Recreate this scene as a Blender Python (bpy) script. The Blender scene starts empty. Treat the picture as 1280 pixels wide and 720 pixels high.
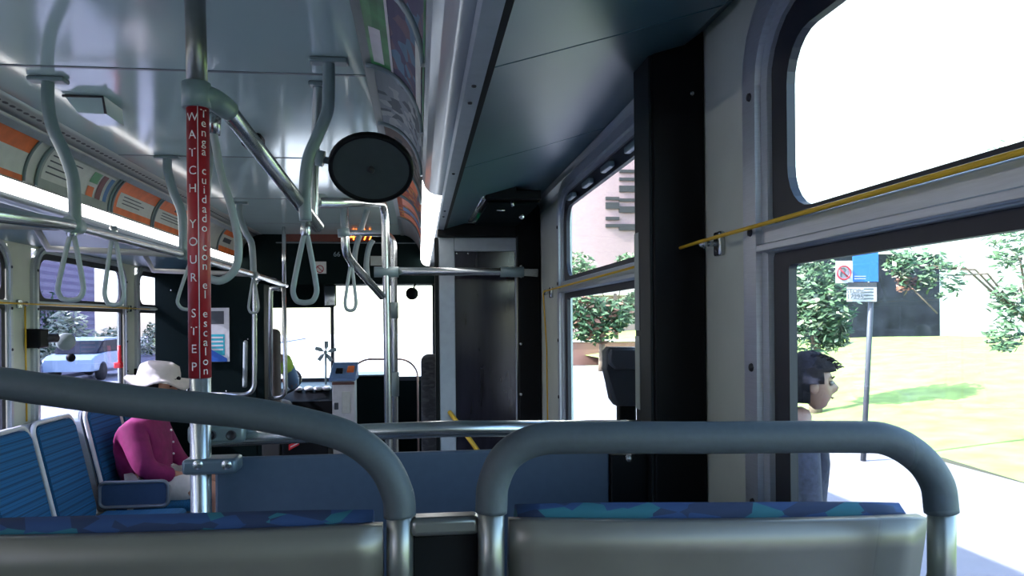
import bpy, bmesh, math, random
from mathutils import Vector, Matrix
random.seed(7)
C = bpy.context.scene
COL = C.collection
PI = math.pi

# ---------------------------------------------------------------- camera
EYE = 1.55                       # eye height above the low floor of the bus
F = 950.0                        # focal length in pixels of a 1280 wide frame
YAW = math.radians(6.96)
ROLL = math.radians(0.5)
fwd = Vector((math.sin(YAW), math.cos(YAW), 0))
r0 = Vector((math.cos(YAW), -math.sin(YAW), 0))
up0 = Vector((0, 0, 1))
rgt = r0 * math.cos(ROLL) - up0 * math.sin(ROLL)
up = up0 * math.cos(ROLL) + r0 * math.sin(ROLL)
cam = bpy.data.cameras.new('camera')
cam.lens = 36 * F / 1280
cam.sensor_width = 36
cam.shift_y = 40 / 1280
cam.clip_start = 0.02
cam.clip_end = 400
camo = bpy.data.objects.new('camera', cam)
COL.objects.link(camo)
camo.matrix_world = Matrix(((rgt.x, up.x, -fwd.x, 0), (rgt.y, up.y, -fwd.y, 0), (rgt.z, up.z, -fwd.z, EYE), (0, 0, 0, 1)))
C.camera = camo

# ---------------------------------------------------------------- sky, sun, exposure
C.view_settings.view_transform = 'Standard'
C.view_settings.look = 'None'
C.view_settings.exposure = 1.3
C.view_settings.gamma = 1.0
C.view_settings.use_curve_mapping = False
SUN_DIR = Vector((-1.0, -0.12, 0.734)).normalized()
w = bpy.data.worlds.new('world')
C.world = w
w.use_nodes = True
wn = w.node_tree.nodes
wl = w.node_tree.links
sky = wn.new('ShaderNodeTexSky')
sky.sky_type = 'NISHITA'
sky.sun_disc = False
sky.sun_elevation = math.asin(SUN_DIR.z)
sky.sun_rotation = math.atan2(SUN_DIR.x, SUN_DIR.y)
sky.dust_density = 1.5
sky.ozone_density = 1.2
wl.new(sky.outputs[0], wn['Background'].inputs[0])
wn['Background'].inputs[1].default_value = 0.85
sl = bpy.data.lights.new('sun', 'SUN')
sl.energy = 16
sl.angle = math.radians(0.6)
sl.color = (1.0, 0.95, 0.88)
so = bpy.data.objects.new('sun', sl)
COL.objects.link(so)
so.rotation_euler = (-SUN_DIR).to_track_quat('-Z', 'Y').to_euler()

# ---------------------------------------------------------------- helpers
def ray(px, py):
    return fwd + rgt * ((px - 640) / F) + up * ((400 - py) / F)

def P(px, py, Y=None, X=None, Z=None, D=None):
    """a real point: the sight line through a photo pixel met with a plane at a given distance"""
    d = ray(px, py)
    if D is not None: t = D
    elif Y is not None: t = Y / d.y
    elif X is not None: t = X / d.x
    else: t = (Z - EYE) / d.z
    return Vector((0, 0, EYE)) + d * t

WO = {}
def link(name, me, mats, parent=None, smooth=False):
    o = bpy.data.objects.new(name, me)
    for m in (mats if isinstance(mats, (list, tuple)) else [mats]):
        me.materials.append(m)
    COL.objects.link(o)
    if smooth:
        for p in me.polygons: p.use_smooth = True
    if parent is not None:
        o.parent = parent
        org = WO.get(parent, Vector((0, 0, 0)))
        me.transform(Matrix.Translation(-org))
        WO[o] = org
    return o

class MB:
    def __init__(s):
        s.bm = bmesh.new()
        s.mi = 0
    def face(s, pts, mi=None):
        vs = [s.bm.verts.new(p) for p in pts]
        f = s.bm.faces.new(vs)
        f.material_index = s.mi if mi is None else mi
        return f
    def box(s, a, b, bev=0.0, seg=2, mat=None, rot=None):
        a = Vector(a); b = Vector(b)
        c = (a + b) / 2
        d = Vector((abs(b.x - a.x), abs(b.y - a.y), abs(b.z - a.z)))
        r = bmesh.ops.create_cube(s.bm, size=1)
        vs = r['verts']
        M = Matrix.Translation(c) @ (rot if rot is not None else Matrix.Identity(4)) @ Matrix.Diagonal((d.x, d.y, d.z, 1))
        bmesh.ops.transform(s.bm, matrix=M, verts=vs)
        fs = set(f for v in vs for f in v.link_faces)
        for f in fs: f.material_index = s.mi
        if bev > 0:
            es = list(set(e for v in vs for e in v.link_edges))
            rr = bmesh.ops.bevel(s.bm, geom=es, offset=min(bev, min(d) * 0.49), segments=seg, profile=0.5, affect='EDGES')
            for f in rr['faces']:
                f.material_index = s.mi; f.smooth = True
        return s
    def tube(s, path, r, n=12, caps=True, closed=False, flat=None):
        """sweep a circle (or ellipse: flat=(along normal, along side)) along a path; r number or list"""
        path = [Vector(p) for p in path]
        m = len(path)
        if m < 2: return s
        tang = []
        for i in range(m):
            if closed: t = path[(i + 1) % m] - path[i - 1]
            elif i == 0: t = path[1] - path[0]
            elif i == m - 1: t = path[-1] - path[-2]
            else: t = (path[i + 1] - path[i]).normalized() + (path[i] - path[i - 1]).normalized()
            tang.append(t.normalized())
        ref = Vector((0, 0, 1)) if abs(tang[0].z) < 0.9 else Vector((0, 1, 0))
        nrm = (ref - tang[0] * ref.dot(tang[0])).normalized()
        rings = []
        for i in range(m):
            if i:
                nrm = nrm - tang[i] * nrm.dot(tang[i])
                nrm = nrm.normalized() if nrm.length > 1e-6 else ref
            side = tang[i].cross(nrm)
            rr = r[i] if isinstance(r, (list, tuple)) else r
            ra, rb = (rr, rr) if flat is None else (rr * flat[0], rr * flat[1])
            rings.append([s.bm.verts.new(path[i] + nrm * (math.cos(2 * PI * k / n) * ra) + side * (math.sin(2 * PI * k / n) * rb)) for k in range(n)])
        rng = m if closed else m - 1
        for i in range(rng):
            A = rings[i]; B = rings[(i + 1) % m]
            for k in range(n):
                f = s.bm.faces.new((A[k], A[(k + 1) % n], B[(k + 1) % n], B[k]))
                f.smooth = True; f.material_index = s.mi
        if caps and not closed:
            for R_ in (rings[0][::-1], rings[-1]):
                f = s.bm.faces.new(R_); f.material_index = s.mi
        return s
    def lathe(s, prof, origin, axis=(0, 0, 1), n=24):
        """prof: list of (radius, distance along axis)"""
        ax = Vector(axis).normalized()
        ref = Vector((0, 0, 1)) if abs(ax.z) < 0.9 else Vector((1, 0, 0))
        u = (ref - ax * ref.dot(ax)).normalized(); v = ax.cross(u)
        o = Vector(origin); rings = []
        for (r, h) in prof:
            if r < 1e-6: rings.append([s.bm.verts.new(o + ax * h)])
            else: rings.append([s.bm.verts.new(o + ax * h + (u * math.cos(2 * PI * k / n) + v * math.sin(2 * PI * k / n)) * r) for k in range(n)])
        for A, B in zip(rings, rings[1:]):
            for k in range(n):
                a = [A[k % len(A)], A[(k + 1) % len(A)]] if len(A) > 1 else [A[0]]
                b = [B[(k + 1) % len(B)], B[k % len(B)]] if len(B) > 1 else [B[0]]
                if len(a) + len(b) >= 3:
                    f = s.bm.faces.new(a + b); f.smooth = True; f.material_index = s.mi
        return s
    def ball(s, c, r, seg=16, sc=(1, 1, 1), rot=None):
        M = Matrix.Translation(Vector(c)) @ (rot or Matrix.Identity(4)) @ Matrix.Diagonal((sc[0], sc[1], sc[2], 1))
        rr = bmesh.ops.create_uvsphere(s.bm, u_segments=seg, v_segments=max(6, seg // 2), radius=r, matrix=M)
        for v in rr['verts']:
            for f in v.link_faces: f.smooth = True; f.material_index = s.mi
        return s
    def prism(s, pts, vec, bev=0):
        vec = Vector(vec)
        a = [s.bm.verts.new(Vector(p)) for p in pts]
        b = [s.bm.verts.new(Vector(p) + vec) for p in pts]
        fs = [s.bm.faces.new(a[::-1]), s.bm.faces.new(b)]
        n = len(pts)
        for i in range(n):
            fs.append(s.bm.faces.new((a[i], a[(i + 1) % n], b[(i + 1) % n], b[i])))
        for f in fs: f.material_index = s.mi
        if bev:
            es = list(set(e for f in fs[:2] for e in f.edges))
            rr = bmesh.ops.bevel(s.bm, geom=es, offset=bev, segments=2, profile=0.5, affect='EDGES')
            for f in rr['faces']: f.material_index = s.mi; f.smooth = True
        return s
    def text(s, body, size, M, align='CENTER', depth=0.0, bend=None):
        cu = bpy.data.curves.new('t', 'FONT')
        cu.body = body; cu.size = size; cu.align_x = align; cu.align_y = 'CENTER'; cu.extrude = depth; cu.resolution_u = 3
        ob = bpy.data.objects.new('t', cu)
        COL.objects.link(ob)
        dg = bpy.context.evaluated_depsgraph_get()
        me = bpy.data.meshes.new_from_object(ob.evaluated_get(dg))
        bpy.data.objects.remove(ob)
        if bend:
            for v in me.vertices: v.co = bend(v.co)
        me.transform(M)
        nf = len(s.bm.faces)
        s.bm.from_mesh(me)
        s.bm.faces.ensure_lookup_table()
        for f in s.bm.faces[nf:]: f.material_index = s.mi
        bpy.data.meshes.remove(me)
        return s
    def build(s, name, mats, parent=None, recalc=True):
        if recalc: bmesh.ops.recalc_face_normals(s.bm, faces=s.bm.faces)
        me = bpy.data.meshes.new(name)
        s.bm.to_mesh(me); s.bm.free()
        return link(name, me, mats, parent)

def smooth_path(pts, n=8):
    pts = [Vector(p) for p in pts]
    out = []
    q = [pts[0] * 2 - pts[1]] + pts + [pts[-1] * 2 - pts[-2]]
    for i in range(1, len(q) - 2):
        p0, p1, p2, p3 = q[i - 1], q[i], q[i + 1], q[i + 2]
        for k in range(n):
            t = k / n
            out.append(0.5 * ((2 * p1) + (p2 - p0) * t + (2 * p0 - 5 * p1 + 4 * p2 - p3) * t * t + (3 * p1 - p0 - 3 * p2 + p3) * t ** 3))
    out.append(pts[-1])
    return out

def round_path(pts, rad, n=7):
    """polyline with rounded corners"""
    pts = [Vector(p) for p in pts]
    out = [pts[0]]
    for i in range(1, len(pts) - 1):
        a, b, c = pts[i - 1], pts[i], pts[i + 1]
        r = min(rad, (a - b).length * 0.49, (c - b).length * 0.49)
        p1 = b + (a - b).normalized() * r; p2 = b + (c - b).normalized() * r
        for k in range(n + 1):
            t = k / n
            out.append(p1 * (1 - t) ** 2 + b * 2 * t * (1 - t) + p2 * t * t)
    out.append(pts[-1])
    return out

def rrect(y0, y1, z0, z1, r, n=6):
    out = []
    for (cy, cz, a0) in ((y1 - r, z1 - r, 0), (y0 + r, z1 - r, 90), (y0 + r, z0 + r, 180), (y1 - r, z0 + r, 270)):
        for k in range(n + 1):
            a = math.radians(a0 + 90 * k / n)
            out.append((cy + r * math.cos(a), cz + r * math.sin(a)))
    return out

def ring(mb, outer, inner, ro, ri, x0, x1):
    """window moulding: band between two rounded rectangles on a wall plane, from x0 to x1"""
    A = rrect(*outer, ro); B = rrect(*inner, ri); n = len(A)
    L = []
    for x in (x0, x1):
        L.append(([mb.bm.verts.new((x, p[0], p[1])) for p in A], [mb.bm.verts.new((x, p[0], p[1])) for p in B]))
    (a0, b0), (a1, b1) = L
    for i in range(n):
        j = (i + 1) % n
        for q in ((a0[i], a0[j], b0[j], b0[i]), (a1[j], a1[i], b1[i], b1[j]), (a0[j], a0[i], a1[i], a1[j]), (b0[i], b0[j], b1[j], b1[i])):
            f = mb.bm.faces.new(q); f.material_index = mb.mi

def setp(o, label=None, cat=None, group=None, kind=None):
    if label: o['label'] = label
    if cat: o['category'] = cat
    if group: o['group'] = group
    if kind: o['kind'] = kind
    return o

def thing(name, loc, label, cat, group=None, kind=None):
    o = bpy.data.objects.new(name, None)
    o.empty_display_size = 0.05
    COL.objects.link(o)
    o.location = Vector(loc)
    WO[o] = Vector(loc)
    return setp(o, label, cat, group, kind)

# ---------------------------------------------------------------- materials
def mat(name, col, rough=0.5, metal=0.0, var=0.06, scale=30.0, emit=None, es=0.0, spec=0.5, bump=0.0, coat=0.0, stretch=(1, 1, 1)):
    m = bpy.data.materials.new(name)
    m.use_nodes = True
    nt = m.node_tree; b = nt.nodes['Principled BSDF']
    b.inputs['Roughness'].default_value = rough
    b.inputs['Metallic'].default_value = metal
    b.inputs['Specular IOR Level'].default_value = spec
    b.inputs['Coat Weight'].default_value = coat
    tc = nt.nodes.new('ShaderNodeTexCoord'); mp = nt.nodes.new('ShaderNodeMapping')
    mp.inputs['Scale'].default_value = stretch
    no = nt.nodes.new('ShaderNodeTexNoise'); no.inputs['Scale'].default_value = scale; no.inputs['Detail'].default_value = 4
    cr = nt.nodes.new('ShaderNodeValToRGB')
    c = Vector(col)
    cr.color_ramp.elements[0].position = 0.3; cr.color_ramp.elements[1].position = 0.7
    cr.color_ramp.elements[0].color = (*(c * (1 - var)), 1)
    cr.color_ramp.elements[1].color = (*[min(1, x * (1 + var)) for x in c], 1)
    nt.links.new(tc.outputs['Object'], mp.inputs[0]); nt.links.new(mp.outputs[0], no.inputs['Vector'])
    nt.links.new(no.outputs['Fac'], cr.inputs[0]); nt.links.new(cr.outputs[0], b.inputs['Base Color'])
    if bump:
        bu = nt.nodes.new('ShaderNodeBump'); bu.inputs['Strength'].default_value = bump; bu.inputs['Distance'].default_value = 0.01
        nt.links.new(no.outputs['Fac'], bu.inputs['Height']); nt.links.new(bu.outputs[0], b.inputs['Normal'])
    if emit:
        b.inputs['Emission Color'].default_value = (*emit, 1); b.inputs['Emission Strength'].default_value = es
    return m

def glass_mat(name, tint, refl=0.06):
    m = bpy.data.materials.new(name); m.use_nodes = True
    nt = m.node_tree; nt.nodes.clear()
    out = nt.nodes.new('ShaderNodeOutputMaterial'); mix = nt.nodes.new('ShaderNodeMixShader')
    tr = nt.nodes.new('ShaderNodeBsdfTransparent'); gl = nt.nodes.new('ShaderNodeBsdfGlossy')
    tr.inputs[0].default_value = (*tint, 1); gl.inputs['Roughness'].default_value = 0.02
    mix.inputs[0].default_value = refl
    nt.links.new(tr.outputs[0], mix.inputs[1]); nt.links.new(gl.outputs[0], mix.inputs[2]); nt.links.new(mix.outputs[0], out.inputs[0])
    return m

def fabric(name, base, a, b_, scale=30):
    m = mat(name, base, 0.85, var=0.2, scale=200)
    nt = m.node_tree; b = nt.nodes['Principled BSDF']
    tc = nt.nodes.new('ShaderNodeTexCoord'); mp = nt.nodes.new('ShaderNodeMapping'); mp.inputs['Scale'].default_value = (1, 1, 2.6)
    vo = nt.nodes.new('ShaderNodeTexVoronoi'); vo.inputs['Scale'].default_value = scale
    cr = nt.nodes.new('ShaderNodeValToRGB'); cr.color_ramp.interpolation = 'CONSTANT'
    e = cr.color_ramp.elements
    e[0].color = (*base, 1); e[1].position = 0.45; e[1].color = (*a, 1)
    x = e.new(0.7); x.color = (*b_, 1)
    nt.links.new(tc.outputs['Object'], mp.inputs[0]); nt.links.new(mp.outputs[0], vo.inputs['Vector'])
    sp = nt.nodes.new('ShaderNodeSeparateColor')
    nt.links.new(vo.outputs['Color'], sp.inputs[0]); nt.links.new(sp.outputs[0], cr.inputs[0]); nt.links.new(cr.outputs[0], b.inputs['Base Color'])
    return m

def woven(name, c1, c2, scale):
    m = mat(name, c1, 0.9, var=0.1, scale=100)
    nt = m.node_tree; b = nt.nodes['Principled BSDF']
    tc = nt.nodes.new('ShaderNodeTexCoord'); br = nt.nodes.new('ShaderNodeTexBrick')
    mp = nt.nodes.new('ShaderNodeMapping'); mp.inputs['Rotation'].default_value = (PI / 2, 0, PI / 2)
    br.inputs['Scale'].default_value = scale; br.inputs['Color1'].default_value = (*c1, 1)
    br.inputs['Color2'].default_value = (*(Vector(c1) * 1.25), 1); br.inputs['Mortar'].default_value = (*c2, 1)
    br.inputs['Mortar Size'].default_value = 0.03
    nt.links.new(tc.outputs['Object'], mp.inputs[0]); nt.links.new(mp.outputs[0], br.inputs['Vector']); nt.links.new(br.outputs[0], b.inputs['Base Color'])
    return m

def brickish(name, c1, c2, mortar, scale, rot=(PI / 2, 0, 0)):
    m = mat(name, c1, 0.85)
    nt = m.node_tree; b = nt.nodes['Principled BSDF']
    tc = nt.nodes.new('ShaderNodeTexCoord'); br = nt.nodes.new('ShaderNodeTexBrick'); mp = nt.nodes.new('ShaderNodeMapping')
    mp.inputs['Rotation'].default_value = rot
    br.inputs['Scale'].default_value = scale; br.inputs['Color1'].default_value = (*c1, 1); br.inputs['Color2'].default_value = (*c2, 1)
    br.inputs['Mortar'].default_value = (*mortar, 1); br.inputs['Mortar Size'].default_value = 0.01
    nt.links.new(tc.outputs['Object'], mp.inputs[0]); nt.links.new(mp.outputs[0], br.inputs['Vector']); nt.links.new(br.outputs[0], b.inputs['Base Color'])
    return m

M = {}
M['ceil'] = mat('ceiling_laminate', (0.42, 0.55, 0.53), 0.10, var=0.03, scale=3, spec=0.6, bump=0.012)
M['seam'] = mat('seam_strip', (0.10, 0.13, 0.14), 0.4)
M['panel'] = mat('locker_panel', (0.055, 0.115, 0.14), 0.36, var=0.08, scale=4)
M['cream'] = mat('cream_wall_panel', (0.54, 0.57, 0.49), 0.5, var=0.04, scale=10)
M['creamperf'] = mat('cream_perforated', (0.50, 0.52, 0.47), 0.5)
M['alu'] = mat('brushed_aluminium', (0.50, 0.53, 0.57), 0.35, 0.55, stretch=(1, 1, 30), scale=20)
M['steel'] = mat('stainless_tube', (0.50, 0.53, 0.53), 0.27, 0.92, var=0.03)
M['greytube'] = mat('grey_painted_tube', (0.17, 0.23, 0.24), 0.35, var=0.05)
M['foam'] = mat('grey_foam_grip', (0.048, 0.062, 0.072), 0.6, var=0.06, scale=120, bump=0.05)
M['satin'] = mat('satin_steel_tube', (0.20, 0.21, 0.20), 0.32, 0.8)
M['shell'] = mat('grey_seat_shell', (0.15, 0.14, 0.12), 0.36, 0.35, var=0.12, scale=9)
M['black'] = mat('black_plastic', (0.004, 0.005, 0.006), 0.5, spec=0.15)
M['gasket'] = mat('rubber_gasket', (0.018, 0.018, 0.024), 0.5)
M['blackgreen'] = mat('dark_green_black', (0.002, 0.007, 0.007), 0.6, spec=0.06)
M['fabric'] = fabric('patterned_seat_fabric', (0.01, 0.035, 0.11), (0.01, 0.09, 0.12), (0.008, 0.018, 0.055), 28)
M['bluefab'] = woven('blue_woven_fabric', (0.006, 0.095, 0.23), (0.004, 0.055, 0.14), 34)
M['modesty'] = mat('blue_grey_modesty_panel', (0.060, 0.092, 0.14), 0.5, var=0.05, scale=60)
M['red'] = mat('red_sleeve', (0.30, 0.012, 0.018), 0.4)
M['white'] = mat('white_print', (0.62, 0.60, 0.60), 0.5)
M['whiteplastic'] = mat('white_plastic', (0.62, 0.62, 0.62), 0.4)
M['strap'] = mat('grey_vinyl_strap', (0.26, 0.31, 0.31), 0.45)
M['tube_light'] = mat('lamp_diffuser_lit', (0.9, 0.9, 0.9), 0.4, emit=(1.0, 0.98, 0.97), es=3.0)
M['lens_off'] = mat('lamp_diffuser_unlit', (0.46, 0.50, 0.53), 0.22, var=0.04, stretch=(8, 0.3, 1), scale=14)
M['flange'] = mat('aluminium_flange', (0.40, 0.45, 0.48), 0.4, 0.4)
M['orange'] = mat('orange_print', (0.75, 0.16, 0.03), 0.5, var=0.15, scale=20)
M['paper'] = mat('card_paper', (0.58, 0.60, 0.54), 0.5, var=0.06)
M['greypaper'] = mat('card_grey', (0.30, 0.34, 0.30), 0.5)
M['ink'] = mat('print_ink', (0.06, 0.07, 0.08), 0.6)
M['greenp'] = mat('green_print', (0.035, 0.22, 0.06), 0.4, var=0.4, scale=12)
M['maroon'] = mat('maroon_print', (0.16, 0.03, 0.03), 0.5)
M['bluep'] = mat('blue_print', (0.03, 0.15, 0.35), 0.5)
M['photo'] = fabric('photo_print', (0.10, 0.09, 0.14), (0.17, 0.12, 0.14), (0.12, 0.20, 0.27), 16)
M['sketch'] = fabric('sketch_print', (0.22, 0.26, 0.27), (0.10, 0.12, 0.13), (0.34, 0.37, 0.36), 22)
M['warmprint'] = fabric('warm_print', (0.35, 0.08, 0.04), (0.08, 0.10, 0.14), (0.50, 0.20, 0.05), 20)
M['brownprint'] = fabric('brown_print', (0.10, 0.08, 0.07), (0.18, 0.16, 0.15), (0.04, 0.05, 0.05), 20)
M['led'] = mat('amber_led', (0.5, 0.1, 0.0), 0.5, emit=(1.0, 0.22, 0.02), es=5.0)
M['leddim'] = mat('sign_window', (0.10, 0.018, 0.006), 0.3)
M['greenled'] = mat('green_indicator', (0, 0.3, 0.1), 0.5, emit=(0.0, 0.8, 0.25), es=1.2)
M['yellow'] = mat('yellow_pull_cord', (0.70, 0.42, 0.02), 0.45)
M['yellowp'] = mat('yellow_paint', (0.6, 0.38, 0.03), 0.4)
M['floor'] = mat('dark_speckled_floor', (0.03, 0.035, 0.045), 0.6, var=0.4, scale=150)
M['darkglass'] = mat('dark_view_glass', (0.015, 0.014, 0.022), 0.15, var=0.3, scale=6, stretch=(4, 1, 0.6))  # opaque pane with the dark view behind it put into the colour
M['doorframe'] = mat('grey_door_frame', (0.30, 0.34, 0.38), 0.4)
M['mirrorback'] = mat('mirror_back', (0.045, 0.06, 0.06), 0.4)
M['cyan'] = mat('cyan_poster_print', (0.02, 0.42, 0.50), 0.5)
M['redhandle'] = mat('red_release_handle', (0.65, 0.02, 0.03), 0.4)
M['greypad'] = mat('dark_grey_moulding', (0.045, 0.055, 0.07), 0.45)
M['skin'] = mat('skin', (0.42, 0.20, 0.13), 0.55, var=0.06)
M['skindark'] = mat('skin_man', (0.20, 0.105, 0.075), 0.5, var=0.06)
M['magenta'] = mat('magenta_shirt_cloth', (0.20, 0.006, 0.085), 0.8, var=0.15, scale=25, bump=0.3)
M['shorts'] = mat('pale_shorts_cloth', (0.55, 0.52, 0.50), 0.85, bump=0.2)
M['hat'] = mat('white_hat_cloth', (0.80, 0.76, 0.72), 0.8, bump=0.2)
M['hair'] = mat('dark_hair', (0.008, 0.007, 0.009), 0.85, var=0.5, scale=60, bump=0.4, spec=0.1)
M['jacket'] = mat('blue_grey_jacket_cloth', (0.024, 0.024, 0.042), 0.85, var=0.35, scale=50, bump=0.3)
M['jeans'] = mat('dark_trousers', (0.02, 0.022, 0.03), 0.9)
M['vest'] = mat('yellow_green_vest', (0.30, 0.42, 0.04), 0.7)
M['bluesleeve'] = mat('blue_sleeve', (0.08, 0.14, 0.24), 0.8)
M['road'] = mat('asphalt', (0.32, 0.32, 0.34), 0.9, var=0.1, scale=40)
M['sidewalk'] = mat('pale_concrete', (0.165, 0.155, 0.185), 0.9, var=0.05, scale=6)
M['grass'] = mat('lawn_grass', (0.16, 0.24, 0.06), 0.9, var=0.35, scale=2.5)
M['leaf'] = mat('green_leaf', (0.034, 0.080, 0.034), 0.7, var=0.5, scale=5)
M['leafred'] = mat('reddish_leaf', (0.16, 0.075, 0.05), 0.6, var=0.4, scale=5)
M['leafpale'] = mat('pale_leaf', (0.36, 0.40, 0.27), 0.6, var=0.4, scale=5)  # pale leaf tone, raised further to put haze into the colour
M['bark'] = mat('bark', (0.12, 0.09, 0.07), 0.9, var=0.3)
M['brick'] = brickish('pink_brick', (0.30, 0.21, 0.23), (0.33, 0.235, 0.25), (0.36, 0.26, 0.27), 3)
M['plaster'] = mat('pale_render_wall', (0.62, 0.60, 0.58), 0.9)
M['brown'] = mat('brown_wall', (0.20, 0.10, 0.08), 0.8)
M['pane'] = mat('building_window_glass', (0.018, 0.02, 0.028), 0.3, var=0.5, scale=1.5, spec=0.1)
M['louvre'] = mat('dark_louvre', (0.03, 0.03, 0.035), 0.6)
M['mauve'] = brickish('mauve_wall', (0.16, 0.14, 0.20), (0.19, 0.16, 0.22), (0.24, 0.22, 0.28), 1)
M['carblue'] = mat('blue_car_paint', (0.30, 0.40, 0.50), 0.3, 0.1)
M['tyre'] = mat('tyre_rubber', (0.01, 0.01, 0.01), 0.8)
M['signblue'] = mat('blue_sign_face', (0.01, 0.10, 0.45), 0.5)
M['signwhite'] = mat('white_sign_face', (0.30, 0.30, 0.33), 0.5)
M['signred'] = mat('red_sign_print', (0.30, 0.015, 0.03), 0.5)
M['galv'] = mat('galvanised_post', (0.045, 0.05, 0.065), 0.6, 0.3)
M['glassR'] = glass_mat('curb_side_glass', (0.78, 0.82, 0.82), 0.05)
M['glassL'] = glass_mat('street_side_tinted_glass', (0.52, 0.53, 0.62), 0.06)
M['glassF'] = glass_mat('windscreen_glass', (0.88, 0.92, 0.92), 0.05)
M['plexi'] = glass_mat('clear_divider', (0.8, 0.82, 0.85), 0.06)

# perforated strip: small dark holes in a row
def perforate(m):
    nt = m.node_tree; b = nt.nodes['Principled BSDF']
    tc = nt.nodes.new('ShaderNodeTexCoord'); sp = nt.nodes.new('ShaderNodeSeparateXYZ')
    nt.links.new(tc.outputs['UV'], sp.inputs[0])
    def math_(op, a, b2):
        n = nt.nodes.new('ShaderNodeMath'); n.operation = op
        for i, v in enumerate((a, b2)):
            if v is None: continue
            if isinstance(v, (int, float)): n.inputs[i].default_value = v
            else: nt.links.new(v, n.inputs[i])
        return n.outputs[0]
    fx = math_('SUBTRACT', math_('FRACT', math_('MULTIPLY', sp.outputs[0], 26.0), None), 0.5)
    fy = math_('MULTIPLY', math_('SUBTRACT', sp.outputs[1], 0.55), 4.5)
    d = math_('SQRT', math_('ADD', math_('MULTIPLY', fx, fx), math_('MULTIPLY', fy, fy)), None)
    g = math_('GREATER_THAN', d, 0.36)
    mix = nt.nodes.new('ShaderNodeMix'); mix.data_type = 'RGBA'
    nt.links.new(g, mix.inputs[0]); mix.inputs[6].default_value = (0.05, 0.05, 0.05, 1); mix.inputs[7].default_value = (0.44, 0.47, 0.43, 1)
    nt.links.new(mix.outputs[2], b.inputs['Base Color'])
perforate(M['creamperf'])

# ================================================================ THE BUS SHELL
E = EYE
XR, XL = 0.54, -1.82
CX = -0.62
YB, YF = -2.6, 7.6
def st(name, mb, m, parent=None):
    return setp(mb.build(name, m, parent), kind='structure')

st('floor', MB().box((XL, YB, -0.08), (XR, YF, 0.0)), M['floor'])
st('floor_platform', MB().box((-0.95, YB, 0.0), (XR, 1.55, 0.36), 0.01), M['floor'])
mb = MB()
mb.box((XL, 3.0, 0.0), (-1.15, 5.2, 0.16), 0.01)
mb.box((XL, YB, 0.0), (-0.96, 1.55, 0.36), 0.01)
st('floor_riser', mb, M['floor'])
st('roof', MB().box((XL - 0.08, YB - 0.1, E + 0.72), (XR + 0.08, YF + 0.1, E + 0.86), 0.03), M['whiteplastic'])
st('wall_rear', MB().box((XL - 0.06, YB - 0.08, -0.1), (XR + 0.06, YB, E + 0.72)), M['cream'])

# window openings (Y from, Y to), heights relative to the eye
RW = [(-2.3, -0.9), (-0.50, 1.095), (1.60, 2.76)]
LW = [(-2.3, -1.35), (-1.0, -0.04), (0.3, 1.26), (1.3, 2.3), (2.62, 3.60), (3.88, 4.94), (5.20, 6.10), (6.35, 7.3)]
def wall(name, x0, x1, ops, zlo, zhi, extra=None):
    ops = [(a - .06, b + .06) if b < 3 and x0 > 0 else (a - .035, b + .035) for a, b in ops]
    mb = MB()
    mb.box((x0, YB, -0.3), (x1, YF, zlo))
    mb.box((x0, YB, zhi), (x1, YF, E + 0.72))
    y = YB
    for (a, b) in ops:
        if a > y: mb.box((x0, y, zlo), (x1, a, zhi))
        y = b
    mb.box((x0, y, zlo), (x1, YF, zhi))
    return st(name, mb, M['cream'])
wall('wall_left', XL - 0.04, XL, LW, E - 0.56, E + 0.36)
wr = wall('wall_right', XR, XR + 0.035, RW + [(5.9, 7.1)], E - 0.56, E + 0.44)

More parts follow.
